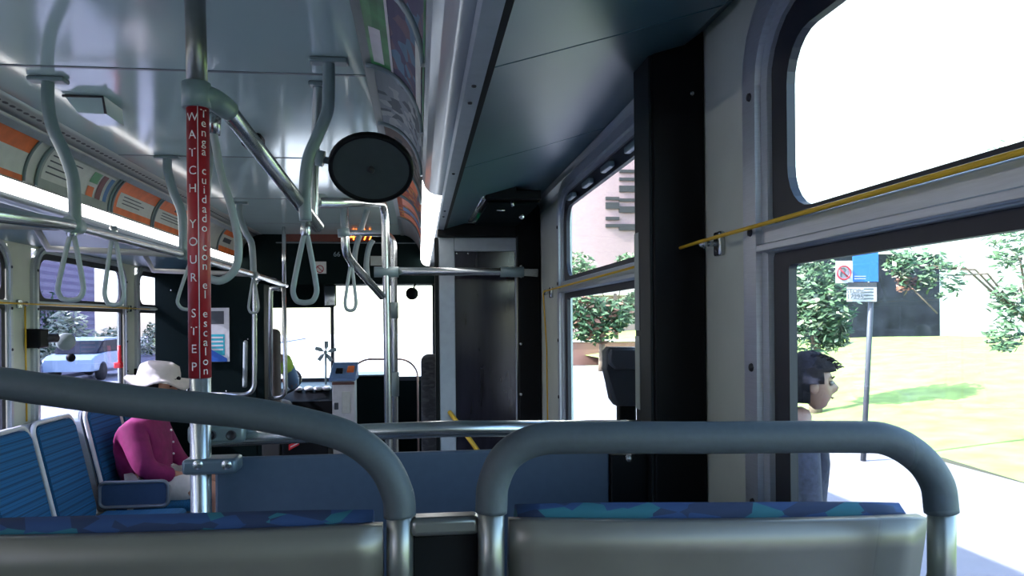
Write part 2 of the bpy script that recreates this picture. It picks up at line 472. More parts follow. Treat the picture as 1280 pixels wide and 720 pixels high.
def window(n, side, a, b, up_z, up_b, lo_t, lo_b, sil, gas, glass, railm):
    """a sash window: silver moulding, black rubber around a short upper and a tall lower pane"""
    x = XR if side == 'R' else XL
    s = -1 if side == 'R' else 1            # towards the cabin
    t = thing('window_%d' % n, (x, (a + b) / 2, E + lo_b), None, None, kind='structure')
    ga, gb = a + gas, b - gas
    mb = MB()
    ring(mb, (a - sil, b + sil, E + lo_b - 0.07 - sil, E + up_z + gas + sil * 0.7), (a - 0.002, b + 0.002, E + lo_b - 0.07, E + up_z + gas), 0.13, 0.10, x, x + s * 0.014)
    ring(mb, (a - sil * 0.62, b + sil * 0.62, E + lo_b - 0.07 - sil * 0.6, E + up_z + gas + sil * 0.45), (a - sil * 0.25, b + sil * 0.25, E + lo_b - 0.08, E + up_z + gas + sil * 0.2), 0.12, 0.11, x + s * 0.014, x + s * 0.024)
    mb.build('window_frame', M['alu'], t)
    mb = MB()
    for yy in (a - sil * 0.45, b + sil * 0.45):
        for k in range(5):
            mb.lathe([(0, 0.004), (0.006, 0.003), (0.007, 0)], (x + s * 0.024, yy, E + lo_b + 0.02 + k * (up_z - lo_b - 0.08) / 4), (s, 0, 0), 8)
    mb.build('frame_screws', M['gasket'], t)
    mb = MB()
    ring(mb, (a, b, E + up_b - 0.018, E + up_z + gas), (ga, gb, E + up_b, E + up_z), 0.02, 0.065, x + s * 0.007, x - s * 0.006)
    mb.build('upper_gasket', M['gasket'], t)
    mb = MB()
    ring(mb, (a, b, E + lo_b - 0.06, E + lo_t + 0.022), (ga, gb, E + lo_b, E + lo_t), 0.012, 0.008, x + s * 0.006, x - s * 0.006)
    mb.build('lower_gasket', M['gasket'], t)
    mb = MB()
    mb.box((x - s * 0.04, a - 0.0, E + lo_t + 0.020), (x + s * 0.022, b + 0.0, E + up_b - 0.016), 0.004)
    mb.box((x + s * 0.022, a - 0.01, E + lo_t + 0.022), (x + s * 0.030, b + 0.01, E + lo_t + 0.034), 0.002)
    mb.build('sash_rail', railm, t)
    xg = x - s * 0.004
    MB().box((xg, ga - .01, E + up_b - .01), (xg + 0.004, gb + .01, E + up_z + .01)).build('upper_pane', glass, t)
    MB().box((xg, ga - .01, E + lo_b - .01), (xg + 0.004, gb + .01, E + lo_t + .01)).build('lower_pane', glass, t)
    return t
n = 1
for (a, b) in RW:
    window(n, 'R', a, b, 0.405, 0.155, 0.077, -0.52, 0.090, 0.047, M['glassR'], M['alu']); n += 1
for (a, b) in LW[:7]:
    window(n, 'L', a, b, 0.315, 0.125, 0.068, -0.50, 0.05, 0.03, M['glassL'], M['cream']); n += 1
window(n, 'L', 6.35, 7.3, 0.315, 0.125, 0.068, -0.50, 0.05, 0.03, M['glassL'], M['cream']); n += 1

# upper sash hinges of the front curb-side window
mb = MB()
for yy in (1.75, 2.0, 2.25, 2.5): mb.box((XR - 0.03, yy, E + 0.412), (XR - 0.012, yy + 0.10, E + 0.428), 0.004)
setp(mb.build('sash_catch', M['greytube']), kind='structure')

# ceiling sheets, coves, lamps
def strip(name, prof, y0, y1, m, thick=0.004, parent=None, kind='structure', ny=1, uv=None):
    """a sheet of bent profile [(x, h)...] running along the bus, given real thickness upward"""
    mb = MB()
    bm = mb.bm
    uvl = bm.loops.layers.uv.new('UVMap')
    n_ = len(prof)
    A = []
    for k in range(ny + 1):
        y = y0 + (y1 - y0) * k / ny
        A.append(([bm.verts.new((x, y, E + h)) for (x, h) in prof], [bm.verts.new((x, y, E + h + thick)) for (x, h) in prof]))
    def F_(vs, uvs):
        f = bm.faces.new(vs); f.smooth = n_ > 3
        for l, q in zip(f.loops, uvs): l[uvl].uv = q
    for k in range(ny):
        (a, at), (b, bt) = A[k], A[k + 1]
        ya = y0 + (y1 - y0) * k / ny; yb = y0 + (y1 - y0) * (k + 1) / ny
        for i in range(n_ - 1):
            v0, v1 = i / (n_ - 1), (i + 1) / (n_ - 1)
            F_((a[i], a[i + 1], b[i + 1], b[i]), ((ya, v0), (ya, v1), (yb, v1), (yb, v0)))
            F_((at[i + 1], at[i], bt[i], bt[i + 1]), ((ya, v1), (ya, v0), (yb, v0), (yb, v1)))
        F_((a[0], b[0], bt[0], at[0]), ((ya, 0), (yb, 0), (yb, 0), (ya, 0)))
        F_((b[-1], a[-1], at[-1], bt[-1]), ((yb, 1), (ya, 1), (ya, 1), (yb, 1)))
    for (a, at) in (A[0], A[-1]):
        for i in range(n_ - 1): F_((a[i], a[i + 1], at[i + 1], at[i]), ((0, 0),) * 4)
    o = mb.build(name, m, parent)
    if kind and parent is None: o['kind'] = kind
    return o
CE = 5.62      # the cabin ceiling ends at the header
mb = MB()
ys = [YB, -1.0, 0.0, 1.0, 1.98, 3.0, 4.0, 5.0, CE]
for a, b in zip(ys, ys[1:]):
    mb.box((-1.11, a + 0.004, E + 0.63), (-0.13, b - 0.004, E + 0.65))
st('ceiling', mb, M['ceil'])
mb = MB()
for y in ys[1:-1]: mb.box((-1.11, y - 0.006, E + 0.6285), (-0.13, y + 0.006, E + 0.634))
st('trim_1', mb, M['seam'])

def mir(p): return (2 * CX - p[0], p[1])
def cove_pt(t): return (-0.13 + 0.148 * math.sin(t * PI / 2), 0.63 - 0.178 * (1 - math.cos(t * PI / 2)))
coveR = [cove_pt(k / 10) for k in range(11)]
strip('trim_2', coveR, YB, CE, M['lens_off'])
coveL = [mir(p) for p in coveR]
strip('trim_15', [(x, h - 0.004) for x, h in coveR[:2]], YB, CE, M['seam'])
strip('trim_3', coveL[3:], YB, CE, M['paper'])
strip('trim_4', [(x, h - 0.001) for x, h in coveL[:4]], YB, CE, M['creamperf'])
strip('trim_5', [(x, h - 0.012) for x, h in coveL[3:5]], YB, CE, M['flange'])
lensR = [(0.014, 0.452), (0.022, 0.428), (0.036, 0.412), (0.055, 0.404), (0.076, 0.402)]
lensL = [mir((0.022, 0.452)), mir((0.032, 0.436)), mir((0.046, 0.424)), mir((0.058, 0.417))]
strip('trim_6', [(0.074, 0.404), (0.082, 0.398), (0.110, 0.396)], YB, CE, M['flange'])
strip('trim_7', [mir((0.056, 0.417)), mir((0.062, 0.400)), mir((0.085, 0.398)), mir((0.12, 0.400))], YB, CE, M['flange'])
strip('trim_8', [(0.106, 0.400), (0.122, 0.400)], YB, CE, M['black'])
# curb side locker panels over the windows, street side panel under the lamp
mb = MB()
pr = [(0.118, 0.400), (0.33, 0.462), (0.50, 0.515), (XR, 0.545)]
for a, b in ((YB, -0.4), (-0.4, 1.20), (1.20, 2.0), (2.0, 3.4), (3.4, CE)):
    for (p, q) in zip(pr, pr[1:]):
        mb.prism([(p[0], a + .003, E + p[1]), (q[0], a + .003, E + q[1]), (q[0], a + .003, E + q[1] + .01), (p[0], a + .003, E + p[1] + .01)], (0, b - a - .006, 0))
st('trim_9', mb, M['panel'])
strip('trim_10', [mir((0.122, 0.402)), (-1.60, 0.385), (XL, 0.372)], YB, YF, M['panel'], 0.01)
# cove moulding where the panels meet the curb-side wall
strip('trim_11', [(0.505, 0.520), (0.525, 0.512), (0.537, 0.490), (0.5395, 0.47)], 1.5, 3.38, M['alu'])

def lamp_run(name, prof, y0, y1, m, label, cat='light'):
    o = strip(name, prof, y0, y1, m, 0.003, kind=None)
    setp(o, label, cat)
    return o
lamp_run('strip_light', lensL, YB, CE, M['tube_light'], 'long lit white fluorescent strip running below the orange cards on the street side')
lamp_run('strip_light', lensR, 2.46, CE, M['tube_light'], 'short lit white fluorescent strip at the far end of the curb-side cove')
lamp_run('strip_light', lensR, YB, 2.455, M['lens_off'], 'unlit grey curved lamp cover nearest the camera on the curb side', 'light cover')
mb = MB()
for yy in (0.55, 1.28, 1.38, 2.05, 2.75, 2.9, 3.6): mb.lathe([(0, -0.004), (0.004, -0.003), (0.0045, 0)], (0.095, yy, E + 0.396), (0, 0, 1), 8)
st('trim_12', mb, M['gasket'])

# ---- advertising cards in the coves
def card(y0, y1, side, label, layout, frame=True, group=None):
    """layout: list of (material index, u0, u1, v0, v1); u along the bus, v down the cove (0..1 over the card)"""
    mats = [M['paper'], M['orange'], M['ink'], M['greenp'], M['maroon'], M['bluep'], M['photo'], M['sketch'], M['warmprint'], M['brownprint'], M['greypaper'], M['white']]
    T0, T1 = 0.41, 0.98
    if side == 'R': T0, T1 = 0.03, 0.97
    def pt(v, off):
        t = T0 + (T1 - T0) * v
        x, h = cove_pt(t)
        nx, nh = -math.sin(t * PI / 2 * 0.9), -math.cos(t * PI / 2 * 0.9)
        x += nx * off; h += nh * off
        if side == 'L': x, h = mir((x, h))
        return x, E + h
    c = pt(0.5, 0)
    t = thing('advertising_card', (c[0], (y0 + y1) / 2, c[1]), label, 'advertising card', 'advertising cards along the street-side cove' if side == 'L' else 'advertising cards along the curb-side cove')
    mb = MB()
    for li, (mi, u0, u1, v0, v1) in enumerate([(layout[0][0], 0, 1, 0, 1)] + layout[1:]):
        off = 0.003 + 0.0008 * (1 if li else 0) + 0.00025 * li
        nseg = max(1, int(math.ceil((v1 - v0) * 12)))
        ya, yb = y0 + (y1 - y0) * u0, y0 + (y1 - y0) * u1
        for k in range(nseg):
            p = pt(v0 + (v1 - v0) * k / nseg, off); q = pt(v0 + (v1 - v0) * (k + 1) / nseg, off)
            f = mb.face([(p[0], ya, p[1]), (q[0], ya, q[1]), (q[0], yb, q[1]), (p[0], yb, p[1])], mi); f.smooth = True
    mb.build('printed_sheet', mats, t, recalc=False)
    if frame:
        for yy in (y0, y1):
            MB().tube([Vector((pt(k / 10, 0.006)[0], yy, pt(k / 10, 0.006)[1])) for k in range(11)], 0.006, 6).build('holder_rib', M['greytube'], t)
    return t
def lines(mi, u0, u1, v0, v1, nl, duty=0.45):
    out = []
    for k in range(nl):
        a = v0 + (v1 - v0) * k / nl
        out.append((mi, u0, u0 + (u1 - u0) * random.uniform(0.6, 1.0), a, a + (v1 - v0) / nl * duty))
    return out
orange = [(0,), (1, 0, 1, 0.0, 0.30), (1, 0, 1, 0.80, 1.0)]
card(1.5, 2.60, 'L', 'orange-bordered advertising card at the left edge of the photo, nearest the camera', [(0,), (1, 0, 1, 0, .40), (1, 0, 1, .88, 1)] + lines(2, .06, .9, .48, .82, 4, .3))
card(2.68, 3.27, 'L', 'grey advertising card with green, maroon and blue patches', [(10,), (0, 0.05, 0.95, 0.1, 0.8)] + lines(2, 0.08, .55, .2, .75, 4, .25) + [(3, .62, .74, .15, .45), (4, .76, .84, .15, .8), (5, .88, .94, .15, .8), (1, .62, .72, .55, .8)])
card(3.30, 3.76, 'L', 'orange-bordered advertising card just past the grey card with coloured patches', [(0,), (1, 0, 1, 0, .38), (1, 0, 1, .80, .98), (1, 0, .1, .2, .8)] + lines(2, .2, .9, .45, .74, 3, .3))
card(3.79, 4.35, 'L', 'orange and white advertising card seen beside the red pole sleeve', [(0,), (1, 0, 1, 0, .38), (2, .4, .6, .15, .28), (1, 0, 1, .80, .98)] + lines(2, .15, .9, .45, .72, 3, .3))
card(4.95, 5.42, 'L', 'small orange and white card, farthest on the street side', [(0,), (1, 0, 1, 0, .28), (1, 0, 1, .78, 1), (2, .2, .6, .4, .6)])
card(0.55, 1.37, 'R', 'green-bordered photo card above the camera on the curb-side cove', [(6,), (3, 0, 1, 0, .30), (11, 0, 1, .30, .33), (3, 0, 1, .90, 1)])
card(1.38, 1.87, 'R', 'green-edged photo card right behind the nearest one on the curb-side cove', [(6,), (3, 0, 1, 0, .30), (11, 0, 1, .30, .33), (11, .5, .95, .10, .22), (0, .15, 1, .70, .84), (3, 0, 1, .90, 1)])
card(1.88, 2.42, 'R', 'grey and white drawing card above the round mirror', [(7,), (2, 0, .03, 0, 1)])
card(2.43, 3.0, 'R', 'dark brown picture card hidden partly by the round mirror', [(9,), (0, .3, .8, .1, .3)])
card(3.02, 3.75, 'R', 'orange and red picture card just beyond the round mirror', [(8,), (1, .1, .4, .3, .7)])
card(3.77, 4.6, 'R', 'orange and blue panelled card, farthest on the curb-side cove', [(8,), (1, .1, .35, .2, .9), (5, .45, .6, .2, .9), (1, .7, .9, .2, .9)])

# ================================================================ FRONT OF THE BUS
# windscreen wall
mb = MB()
ws0, ws1, wz0, wz1 = -1.72, 0.14, E - 0.56, E + 0.36
mb.box((XL - .06, YF, -0.3), (XR + .06, YF + .06, wz0))
mb.box((XL - .06, YF, wz1), (XR + .06, YF + .06, E + .72))
mb.box((XL - .06, YF, wz0), (ws0, YF + .06, wz1))
mb.box((ws1, YF, wz0), (XR + .06, YF + .06, wz1))
st('wall_front', mb, M['blackgreen'])
t = thing('window_%d' % n, (CX, YF, wz0), None, None, kind='structure'); n += 1
mb = MB()
mb.box((-0.86, YF - .02, wz0), (-0.83, YF + .04, wz1))
mb.box((ws0, YF - .02, wz0 - .03), (ws1, YF + .04, wz0 + .01)); mb.box((ws0, YF - .02, wz1 - .01), (ws1, YF + .04, wz1 + .03))
mb.box((ws1 - .01, YF - .02, wz0), (ws1 + .03, YF + .04, wz1)); mb.box((ws0 - .03, YF - .02, wz0), (ws0 + .01, YF + .04, wz1))
mb.build('windscreen_frame', M['gasket'], t)
MB().box((ws0, YF + .02, wz0), (ws1, YF + .026, wz1)).build('windscreen_pane', M['glassF'], t)
# header over the driver
mb = MB()
mb.prism([(XL, CE, E + .70), (XL, CE, E + .27), (XL, 7.2, E + .36), (XL, YF, E + .36), (XL, YF, E + .70)], (XR - XL, 0, 0))
st('trim_13', mb, M['blackgreen'])
hy = CE - 0.004
mb = MB()
a = P(345, 304, Y=hy); b = P(470, 305, Y=hy)
mb.box((a.x, hy - .006, a.z), (b.x + .3, hy, a.z + .008))
st('trim_14', mb, M['seam'])
t = thing('message_sign', P(410, 300, Y=hy), 'dark red display strip with lit amber characters on the front header', 'sign')
a = P(355, 302, Y=hy); b = P(464, 288, Y=hy)
MB().box((a.x, hy - .014, a.z), (b.x, hy, b.z), .003).build('display_window', M['leddim'], t)
tp = P(452, 296, Y=hy - .018)
MB().text('4:177', 0.075, Matrix.Translation(tp) @ Matrix.Rotation(PI / 2, 4, 'X'), depth=.001).build('lit_characters', M['led'], t)
t = thing('number_plate', P(421, 318, Y=hy), 'small pale fleet number 66 on the black header', 'fleet number')
MB().text('66', 0.05, Matrix.Translation(P(421, 318, Y=hy - .004)) @ Matrix.Rotation(PI / 2, 4, 'X'), depth=.001).build('digits', M['greytube'], t)
def flat_card(name, p0, p1, Y, m, label, cat, deco=None, dm=None):
    a, b = P(*p0, Y=Y), P(*p1, Y=Y)
    c = (a + b) / 2
    t = thing(name, c, label, cat)
    MB().box((a.x, Y - .004, b.z), (b.x, Y, a.z), .001).build('card_sheet', m, t)
    if deco: deco(t, a, b, Y - .0045)
    return t
def deco_s(t, a, b, y):
    mb = MB(); c = (a + b) / 2
    mb.tube([Vector((c.x + .025 * math.cos(k * PI / 8) , y - .001, c.z - .01 + .025 * math.sin(k * PI / 8))) for k in range(16)], .0035, 6, closed=True)
    mb.tube([(c.x - .018, y - .001, c.z + .008), (c.x + .018, y - .001, c.z - .028)], .003, 6)
    mb.build('red_symbol', M['signred'], t)
flat_card('notice_card', (392, 327), (408, 342), hy, M['paper'], 'small pale notice with a red ring symbol on the black header', 'notice', deco_s)
flat_card('notice_card', (463, 320), (478, 332), hy, M['greypaper'], 'small grey notice at the right end of the front header', 'notice')
# sun visor with driver's inner mirror
t = thing('sun_visor', P(380, 370, Y=7.3), 'black sun visor above the left half of the windscreen', 'sun visor')
MB().box((-1.7, 7.28, E + .13), (-.79, 7.31, E + .42), .01).build('visor_blade', M['blackgreen'], t)
t = thing('interior_mirror', P(413, 366, Y=6.9), 'bright rectangular driver mirror hanging below the black header', 'mirror')
a, b = P(405, 383, Y=6.9), P(420, 356, Y=6.9)
MB().box((a.x, 6.9, a.z), (b.x, 6.925, b.z), .01).build('mirror_housing', M['black'], t)
MB().box((a.x + .008, 6.896, a.z + .01), (b.x - .008, 6.9, b.z - .01), .002).build('mirror_glass', mat('mirror_silver', (.8, .85, .85), .08, 1.0), t)
t = thing('interior_mirror', P(515, 367, Y=6.6), 'small round black mirror hanging in front of the right half of the windscreen', 'mirror')
c = P(515, 367, Y=6.6)
MB().ball(c, .055, 16, (1, .5, 1)).build('mirror_housing', M['black'], t)
MB().tube([c, c + Vector((.03, .02, .09)), c + Vector((.05, .3, .16))], .008, 8).build('mirror_arm', M['black'], t)
# dashboard
t = thing('dashboard', (-1.0, 7.2, 0), 'dark dashboard under the windscreen', 'dashboard')
mb = MB(); mb.prism([(ws0 - .05, 6.85, 0.0), (ws0 - .05, 6.85, E - .70), (ws0 - .05, 7.05, E - .60), (ws0 - .05, 7.57, E - .58), (ws0 - .05, 7.57, 0)], (1.55, 0, 0), .02)
mb.build('dash_body', M['black'], t)
mb = MB()
for px, py in ((372, 472), (386, 474), (398, 472), (408, 478)):
    c = P(px, py, Y=7.0); mb.ball((c.x, 7.0, E - .60), .045, 12, (1, 1, .5))
mb.build('white_blobs', M['whiteplastic'], t)  # white domes standing in for bright lit blobs over the dash
# small fan on the dash
t = thing('dash_fan', P(408, 452, Y=7.15), 'small pale dash fan on a stalk beside the windscreen post', 'fan')
c = P(407, 440, Y=7.15)
MB().tube([(c.x, 7.15, E - .60), (c.x, 7.15, c.z)], .010, 8).lathe([(0, 0), (.04, 0), (.035, .02), (0, .03)], (c.x, 7.15, E - .605), (0, 0, 1), 14).build('fan_stalk', M['greytube'], t)
mb = MB()
for k in range(5):
    a = 2 * PI * k / 5 + .3
    d = Vector((math.cos(a), 0, math.sin(a))); s_ = Vector((-d.z, 0, d.x))
    mb.prism([c + d * .012, c + d * .05 - s_ * .025 + Vector((0, .015, 0)), c + d * .100 - s_ * .022, c + d * .10 + s_ * .012, c + d * .05 + s_ * .012], (0, .004, 0))
mb.ball(c, .018, 10)
mb.build('fan_blades', M['strap'], t)
# farebox
t = thing('farebox', (P(430, 500, Y=5.75).x, 5.75, 0), 'white upright fare machine with sloped blue top beside the dashboard', 'fare machine')
a, b = P(415, 476, Y=5.66), P(443, 476, Y=5.66)
MB().box((a.x, 5.66, 0), (b.x, 5.86, a.z), .008).build('machine_body', M['whiteplastic'], t)
mb = MB(); z0 = a.z
mb.prism([(a.x - .02, 5.62, z0), (a.x - .02, 5.62, z0 + .02), (a.x - .02, 5.92, z0 + .12), (a.x - .02, 5.92, z0)], (b.x - a.x + .03, 0, 0), .004)
mb.build('sloped_top', mat('pale_blue_panel', (.12, .22, .40), .4), t)
MB().box((a.x + .02, 5.70, z0 + .05), (a.x + .07, 5.78, z0 + .075), .004, rot=Matrix.Rotation(.32, 4, 'X')).build('keypad', M['black'], t)
MB().box((b.x - .06, 5.72, z0 + .06), (b.x - .01, 5.82, z0 + .085), .004, rot=Matrix.Rotation(.32, 4, 'X')).build('coin_tray', M['orange'], t)
mb = MB(); mb.box((a.x + .015, 5.652, z0 - .21), (a.x + .045, 5.662, z0 - .16), .002); mb.build('ticket_slot', M['ink'], t)
MB().box((a.x + .07, 5.65, z0 - .24), (a.x + .13, 5.662, z0 - .08), .003).build('cash_door', M['paper'], t)
MB().box((a.x, 5.655, z0 - .03), (b.x, 5.662, z0 - .01), .002).build('label_strip', M['brown'], t)
# dark cabinet right of farebox
a, b = P(445, 471, Y=6.4), P(540, 471, Y=6.4)
t = thing('front_cabinet', ((a.x + b.x) / 2, 6.6, 0), 'low black cabinet right of the white fare machine', 'cabinet')
MB().box((a.x, 6.42, 0), (P(481, 471, Y=6.4).x, 6.84, a.z), .01).build('cabinet_body', M['blackgreen'], t)
MB().box((a.x - .01, 6.40, a.z), (P(482, 471, Y=6.4).x, 6.85, a.z + .015), .004).build('cabinet_top', M['seam'], t)
# thin looped handrail by the windscreen
t = thing('looped_handrail', P(480, 470, Y=6.0), 'thin reddish arched handrail in front of the windscreen', 'handrail')
pts = [P(437, 500, Y=6.0), P(440, 460, Y=6.0), P(455, 449, Y=6.0), P(508, 449, Y=6.0), P(522, 462, Y=6.0), P(523, 560, Y=6.0)]
pts[0].z = 0; pts[-1].z = 0
MB().tube(round_path(pts, .10), .008, 8).build('rail_tube', mat('rail_red_chrome', (.6, .42, .38), .3, .9), t)
# dark high-backed seat near the front door
t = thing('high_back_bench', (P(548, 500, Y=5.0).x, 5.0, 0), 'dark high-backed seat seen between the chrome poles and the grey door frame', 'seat')
a = P(526, 450, Y=5.0); b = P(566, 442, Y=5.0)
mb = MB(); mb.box((a.x, 4.95, .45), (a.x + .42, 5.06, b.z), .05, 4); mb.build('backrest', fabric('mottled_dark_cloth', (.02, .025, .03), (.035, .04, .045), (.012, .015, .018), 30), t)
MB().box((a.x, 5.0, .36), (a.x + .42, 5.45, .47), .04, 3).build('seat_cushion', M['fabric'], t)
MB().box((a.x + .12, 5.1, 0), (a.x + .30, 5.35, .37), .02).build('pedestal', M['black'], t)

# ---- driver barrier
by = 5.50
t = thing('driver_barrier', (-1.45, by, 0), 'tall black-green partition behind the driver with bolt heads', 'partition')
a, b = P(209, 470, Y=by), P(343, 470, Y=by)
MB().box((XL + .01, by, 0), (P(322, 400, Y=by).x, by + .04, E + .365), .006).build('barrier_panel', M['blackgreen'], t)
for px, py in ((214, 363), (217, 482), (234, 488), (283, 489), (310, 424), (224, 300)):
    MB().ball(P(px, py, Y=by - .002), .007, 8).build('bolt_head', M['steel'], t)
MB().tube(round_path([P(307, 428, Y=by - .01), P(307, 428, Y=by - .04), P(306, 482, Y=by - .04), P(306, 482, Y=by - .01)], .02), .016, 10).build('pull_handle', M['strap'], t)
MB().box((P(322, 400, Y=by).x - .02, by + .0, 0.0), (P(330, 400, Y=by).x, by + .22, E + .27), .006).build('side_panel', M['blackgreen'], t)
t = thing('poster', P(275, 420, Y=by - .01), 'white-framed poster with black top and cyan text block on the driver partition', 'poster')
yy = by - .008
a, b = P(250, 385, Y=yy), P(287, 452, Y=yy)
MB().box((a.x, yy, b.z), (b.x, yy + .007, a.z), .001).build('poster_sheet', M['whiteplastic'], t)
def pb(p0, p1, m, nm, yy=yy, dy=.001):
    a, b = P(*p0, Y=yy), P(*p1, Y=yy)
    return MB().box((a.x, yy - dy, b.z), (b.x, yy, a.z)).build(nm, m, t)
pb((252, 389), (280, 405), M['ink'], 'black_heading')
pb((258, 418), (281, 444), M['cyan'], 'cyan_text_block')
mb = MB()
for k in range(4):
    a, b = P(262, 421 + k * 5, Y=yy - .002), P(279, 423 + k * 5, Y=yy - .002); mb.box((a.x, yy - .002, b.z), (b.x, yy - .001, a.z))
mb.build('printed_lines', M['white'], t)
mb = MB(); mb.prism([P(252, 430, Y=yy - .0015), P(284, 448, Y=yy - .0015), P(284, 452, Y=yy - .0015), P(252, 452, Y=yy - .0015)], (0, -.0008, 0)); mb.build('blue_corner', M['signblue'], t)

# ---- the driver
def bake_skin(verts, edges, radii, name, m, parent=None, sub=1, root=0):
    me = bpy.data.meshes.new(name)
    me.from_pydata([tuple(v) for v in verts], edges, [])
    o = bpy.data.objects.new(name, me); COL.objects.link(o)
    sk = o.modifiers.new('s', 'SKIN'); sk.use_smooth_shade = True
    for i, r in enumerate(radii):
        r = r if isinstance(r, tuple) else (r, r)
        me.skin_vertices[0].data[i].radius = r
        me.skin_vertices[0].data[i].use_root = (i == root)
    su = o.modifiers.new('u', 'SUBSURF'); su.levels = sub; su.render_levels = sub
    dg = bpy.context.evaluated_depsgraph_get()
    nm = bpy.data.meshes.new_from_object(o.evaluated_get(dg))
    bpy.data.objects.remove(o)
    for p in nm.polygons: p.use_smooth = True
    return link(name, nm, m, parent)

class Skel:
    def __init__(s): s.v = []; s.e = []; s.r = []
    def add(s, p, r, par=None):
        s.v.append(Vector(p)); s.r.append(r)
        if par is not None: s.e.append((par, len(s.v) - 1))
        return len(s.v) - 1
    def chain(s, par, pts, rs):
        for p, r in zip(pts, rs): par = s.add(p, r, par)
        return par

def hand(sk, wrist, d, palm_n, curl=0.6, sc=1.0, side=1):
    """palm and five unequal fingers; d pointing direction, palm_n direction the palm faces, side puts the thumb"""
    d = Vector(d).normalized(); nn = Vector(palm_n); nn = (nn - d * nn.dot(d)).normalized(); lat = d.cross(nn) * side
    w = sk.v[wrist]
    palm = sk.add(w + d * .045 * sc, (.030 * sc, .016 * sc), wrist)
    kn = sk.add(w + d * .075 * sc, (.032 * sc, .014 * sc), palm)
    for k, (off, L) in enumerate(((-.030, .066), (-.010, .076), (.010, .072), (.028, .056))):
        b = sk.v[kn] + lat * off * sc + d * .014 * sc
        i = sk.add(b, .0088 * sc, kn)
        a = curl
        p1 = b + (d * math.cos(a * .5) + nn * math.sin(a * .5)) * L * .45 * sc
        p2 = p1 + (d * math.cos(a * 1.3) + nn * math.sin(a * 1.3)) * L * .32 * sc
        p3 = p2 + (d * math.cos(a * 2.0) + nn * math.sin(a * 2.0)) * L * .25 * sc
        sk.chain(i, [p1, p2, p3], [.0082 * sc, .0076 * sc, .0066 * sc])
    tb = w + d * .022 * sc - lat * .028 * sc
    i = sk.add(tb, .011 * sc, palm)
    sk.chain(i, [tb + (d * .6 - lat * .55 + nn * .4) * .032 * sc, tb + (d * 1.0 - lat * .60 + nn * .75) * .052 * sc], [.0098 * sc, .0082 * sc])

def head_mesh(mb, c, f, r=.105, skin=0):
    """a face: skull, jaw, nose, brow, lips, ears, eyes. c skull centre, f facing direction"""
    f = Vector(f).normalized(); l = Vector((0, 0, 1)).cross(f).normalized(); u = f.cross(l)
    R3 = Matrix((f, l, u)).transposed().to_4x4()
    def w(x, y, z): return Vector(c) + f * x + l * y + u * z
    rr = bmesh.ops.create_uvsphere(mb.bm, u_segments=32, v_segments=22, radius=1.0)
    for v in rr['verts']:
        x, y, z = v.co
        X = x * .098; Y = y * .076; Z = z * .115
        if z < 0:                                   # narrow to the jaw, chin forward
            k = -z
            Y *= 1 - .36 * k; X = X * (1 - .22 * k) + .022 * k
            if x < 0: X += .045 * k * -x
        if x > .25:
            X = X * (1 - .10 * (1 - abs(z)))        # flatten the face
            if -.05 < z < .18 and .2 < abs(y) < .62: X -= .008      # eye sockets
            if .18 < z < .34 and abs(y) < .6: X += .004             # brow
            X += .030 * math.exp(-(y / .16) ** 2) * math.exp(-((z + .22) / .15) ** 2)  # nose tip
            X += .016 * math.exp(-(y / .12) ** 2) * math.exp(-((z + .02) / .16) ** 2)  # bridge
            X += .009 * math.exp(-(y / .28) ** 2) * math.exp(-((z + .48) / .06) ** 2)  # upper lip
            X += .009 * math.exp(-(y / .25) ** 2) * math.exp(-((z + .60) / .06) ** 2)  # lower lip
            X += .010 * math.exp(-(y / .3) ** 2) * math.exp(-((z + .86) / .12) ** 2)   # chin
        v.co = w(X, Y, Z)
        for q in v.link_faces: q.smooth = True; q.material_index = skin
    for s_ in (-1, 1):
        mb.ball(w(-.006, s_ * .077, -.012), .030, 12, (.75, .35, 1.0), R3)
    return w

def person_head(t, c, f, skinm, hairm=None, cap=None):
    mb = MB(); w = head_mesh(mb, c, f)
    f = Vector(f).normalized()
    h = mb.build('head', skinm, t)
    for s_ in (-1, 1):
        mb = MB(); mb.ball(w(.080, s_ * .030, .004), .0115, 10); mb.mi = 1; mb.ball(w(.0880, s_ * .030, .004), .0052, 8)
        mb.build('eye', [M['shell'], M['hair']], h)
        MB().tube([w(.094, s_ * .014, .028), w(.092, s_ * .032, .033), w(.080, s_ * .050, .027)], .0035, 6).build('eyebrow', M['hair'], h)
    MB().tube([w(.086, -.022, -.063), w(.098, 0, -.062), w(.086, .022, -.063)], .003, 6).build('lips', M['maroon'], h)
    if hairm:
        mb = MB(); rr = bmesh.ops.create_uvsphere(mb.bm, u_segments=36, v_segments=24, radius=1.0)
        dele = []
        for v in rr['verts']:
            x, y, z = v.co
            lim = .30 if x > .45 else (-.10 if x > -.1 else -.62)
            j = 1 + .03 * math.sin(17 * x + 9 * y) * math.cos(13 * z + 5 * y)
            if z < lim: dele.append(v)
            v.co = w(x * .110 * j - .004, y * .087 * j, z * .129 * j + .004)
            for q in v.link_faces: q.smooth = True
        bmesh.ops.delete(mb.bm, geom=dele, context='VERTS')
        bmesh.ops.solidify(mb.bm, geom=list(mb.bm.faces), thickness=-.012)
        for k in range(46 if not cap else 0):
            a = random.uniform(-1, 1); b_ = random.uniform(-.2, 1)
            p = w(.104 * b_, .05 * a, .112 * math.sqrt(max(0, 1 - b_ * b_ * .8)) + .008)
            mb.tube([p, p + f * .016 + Vector((0, 0, .012)), p + f * .032 + Vector((0, 0, .006))], [.007, .006, .002], 5)
        mb.build('hair', hairm, t)
    return w

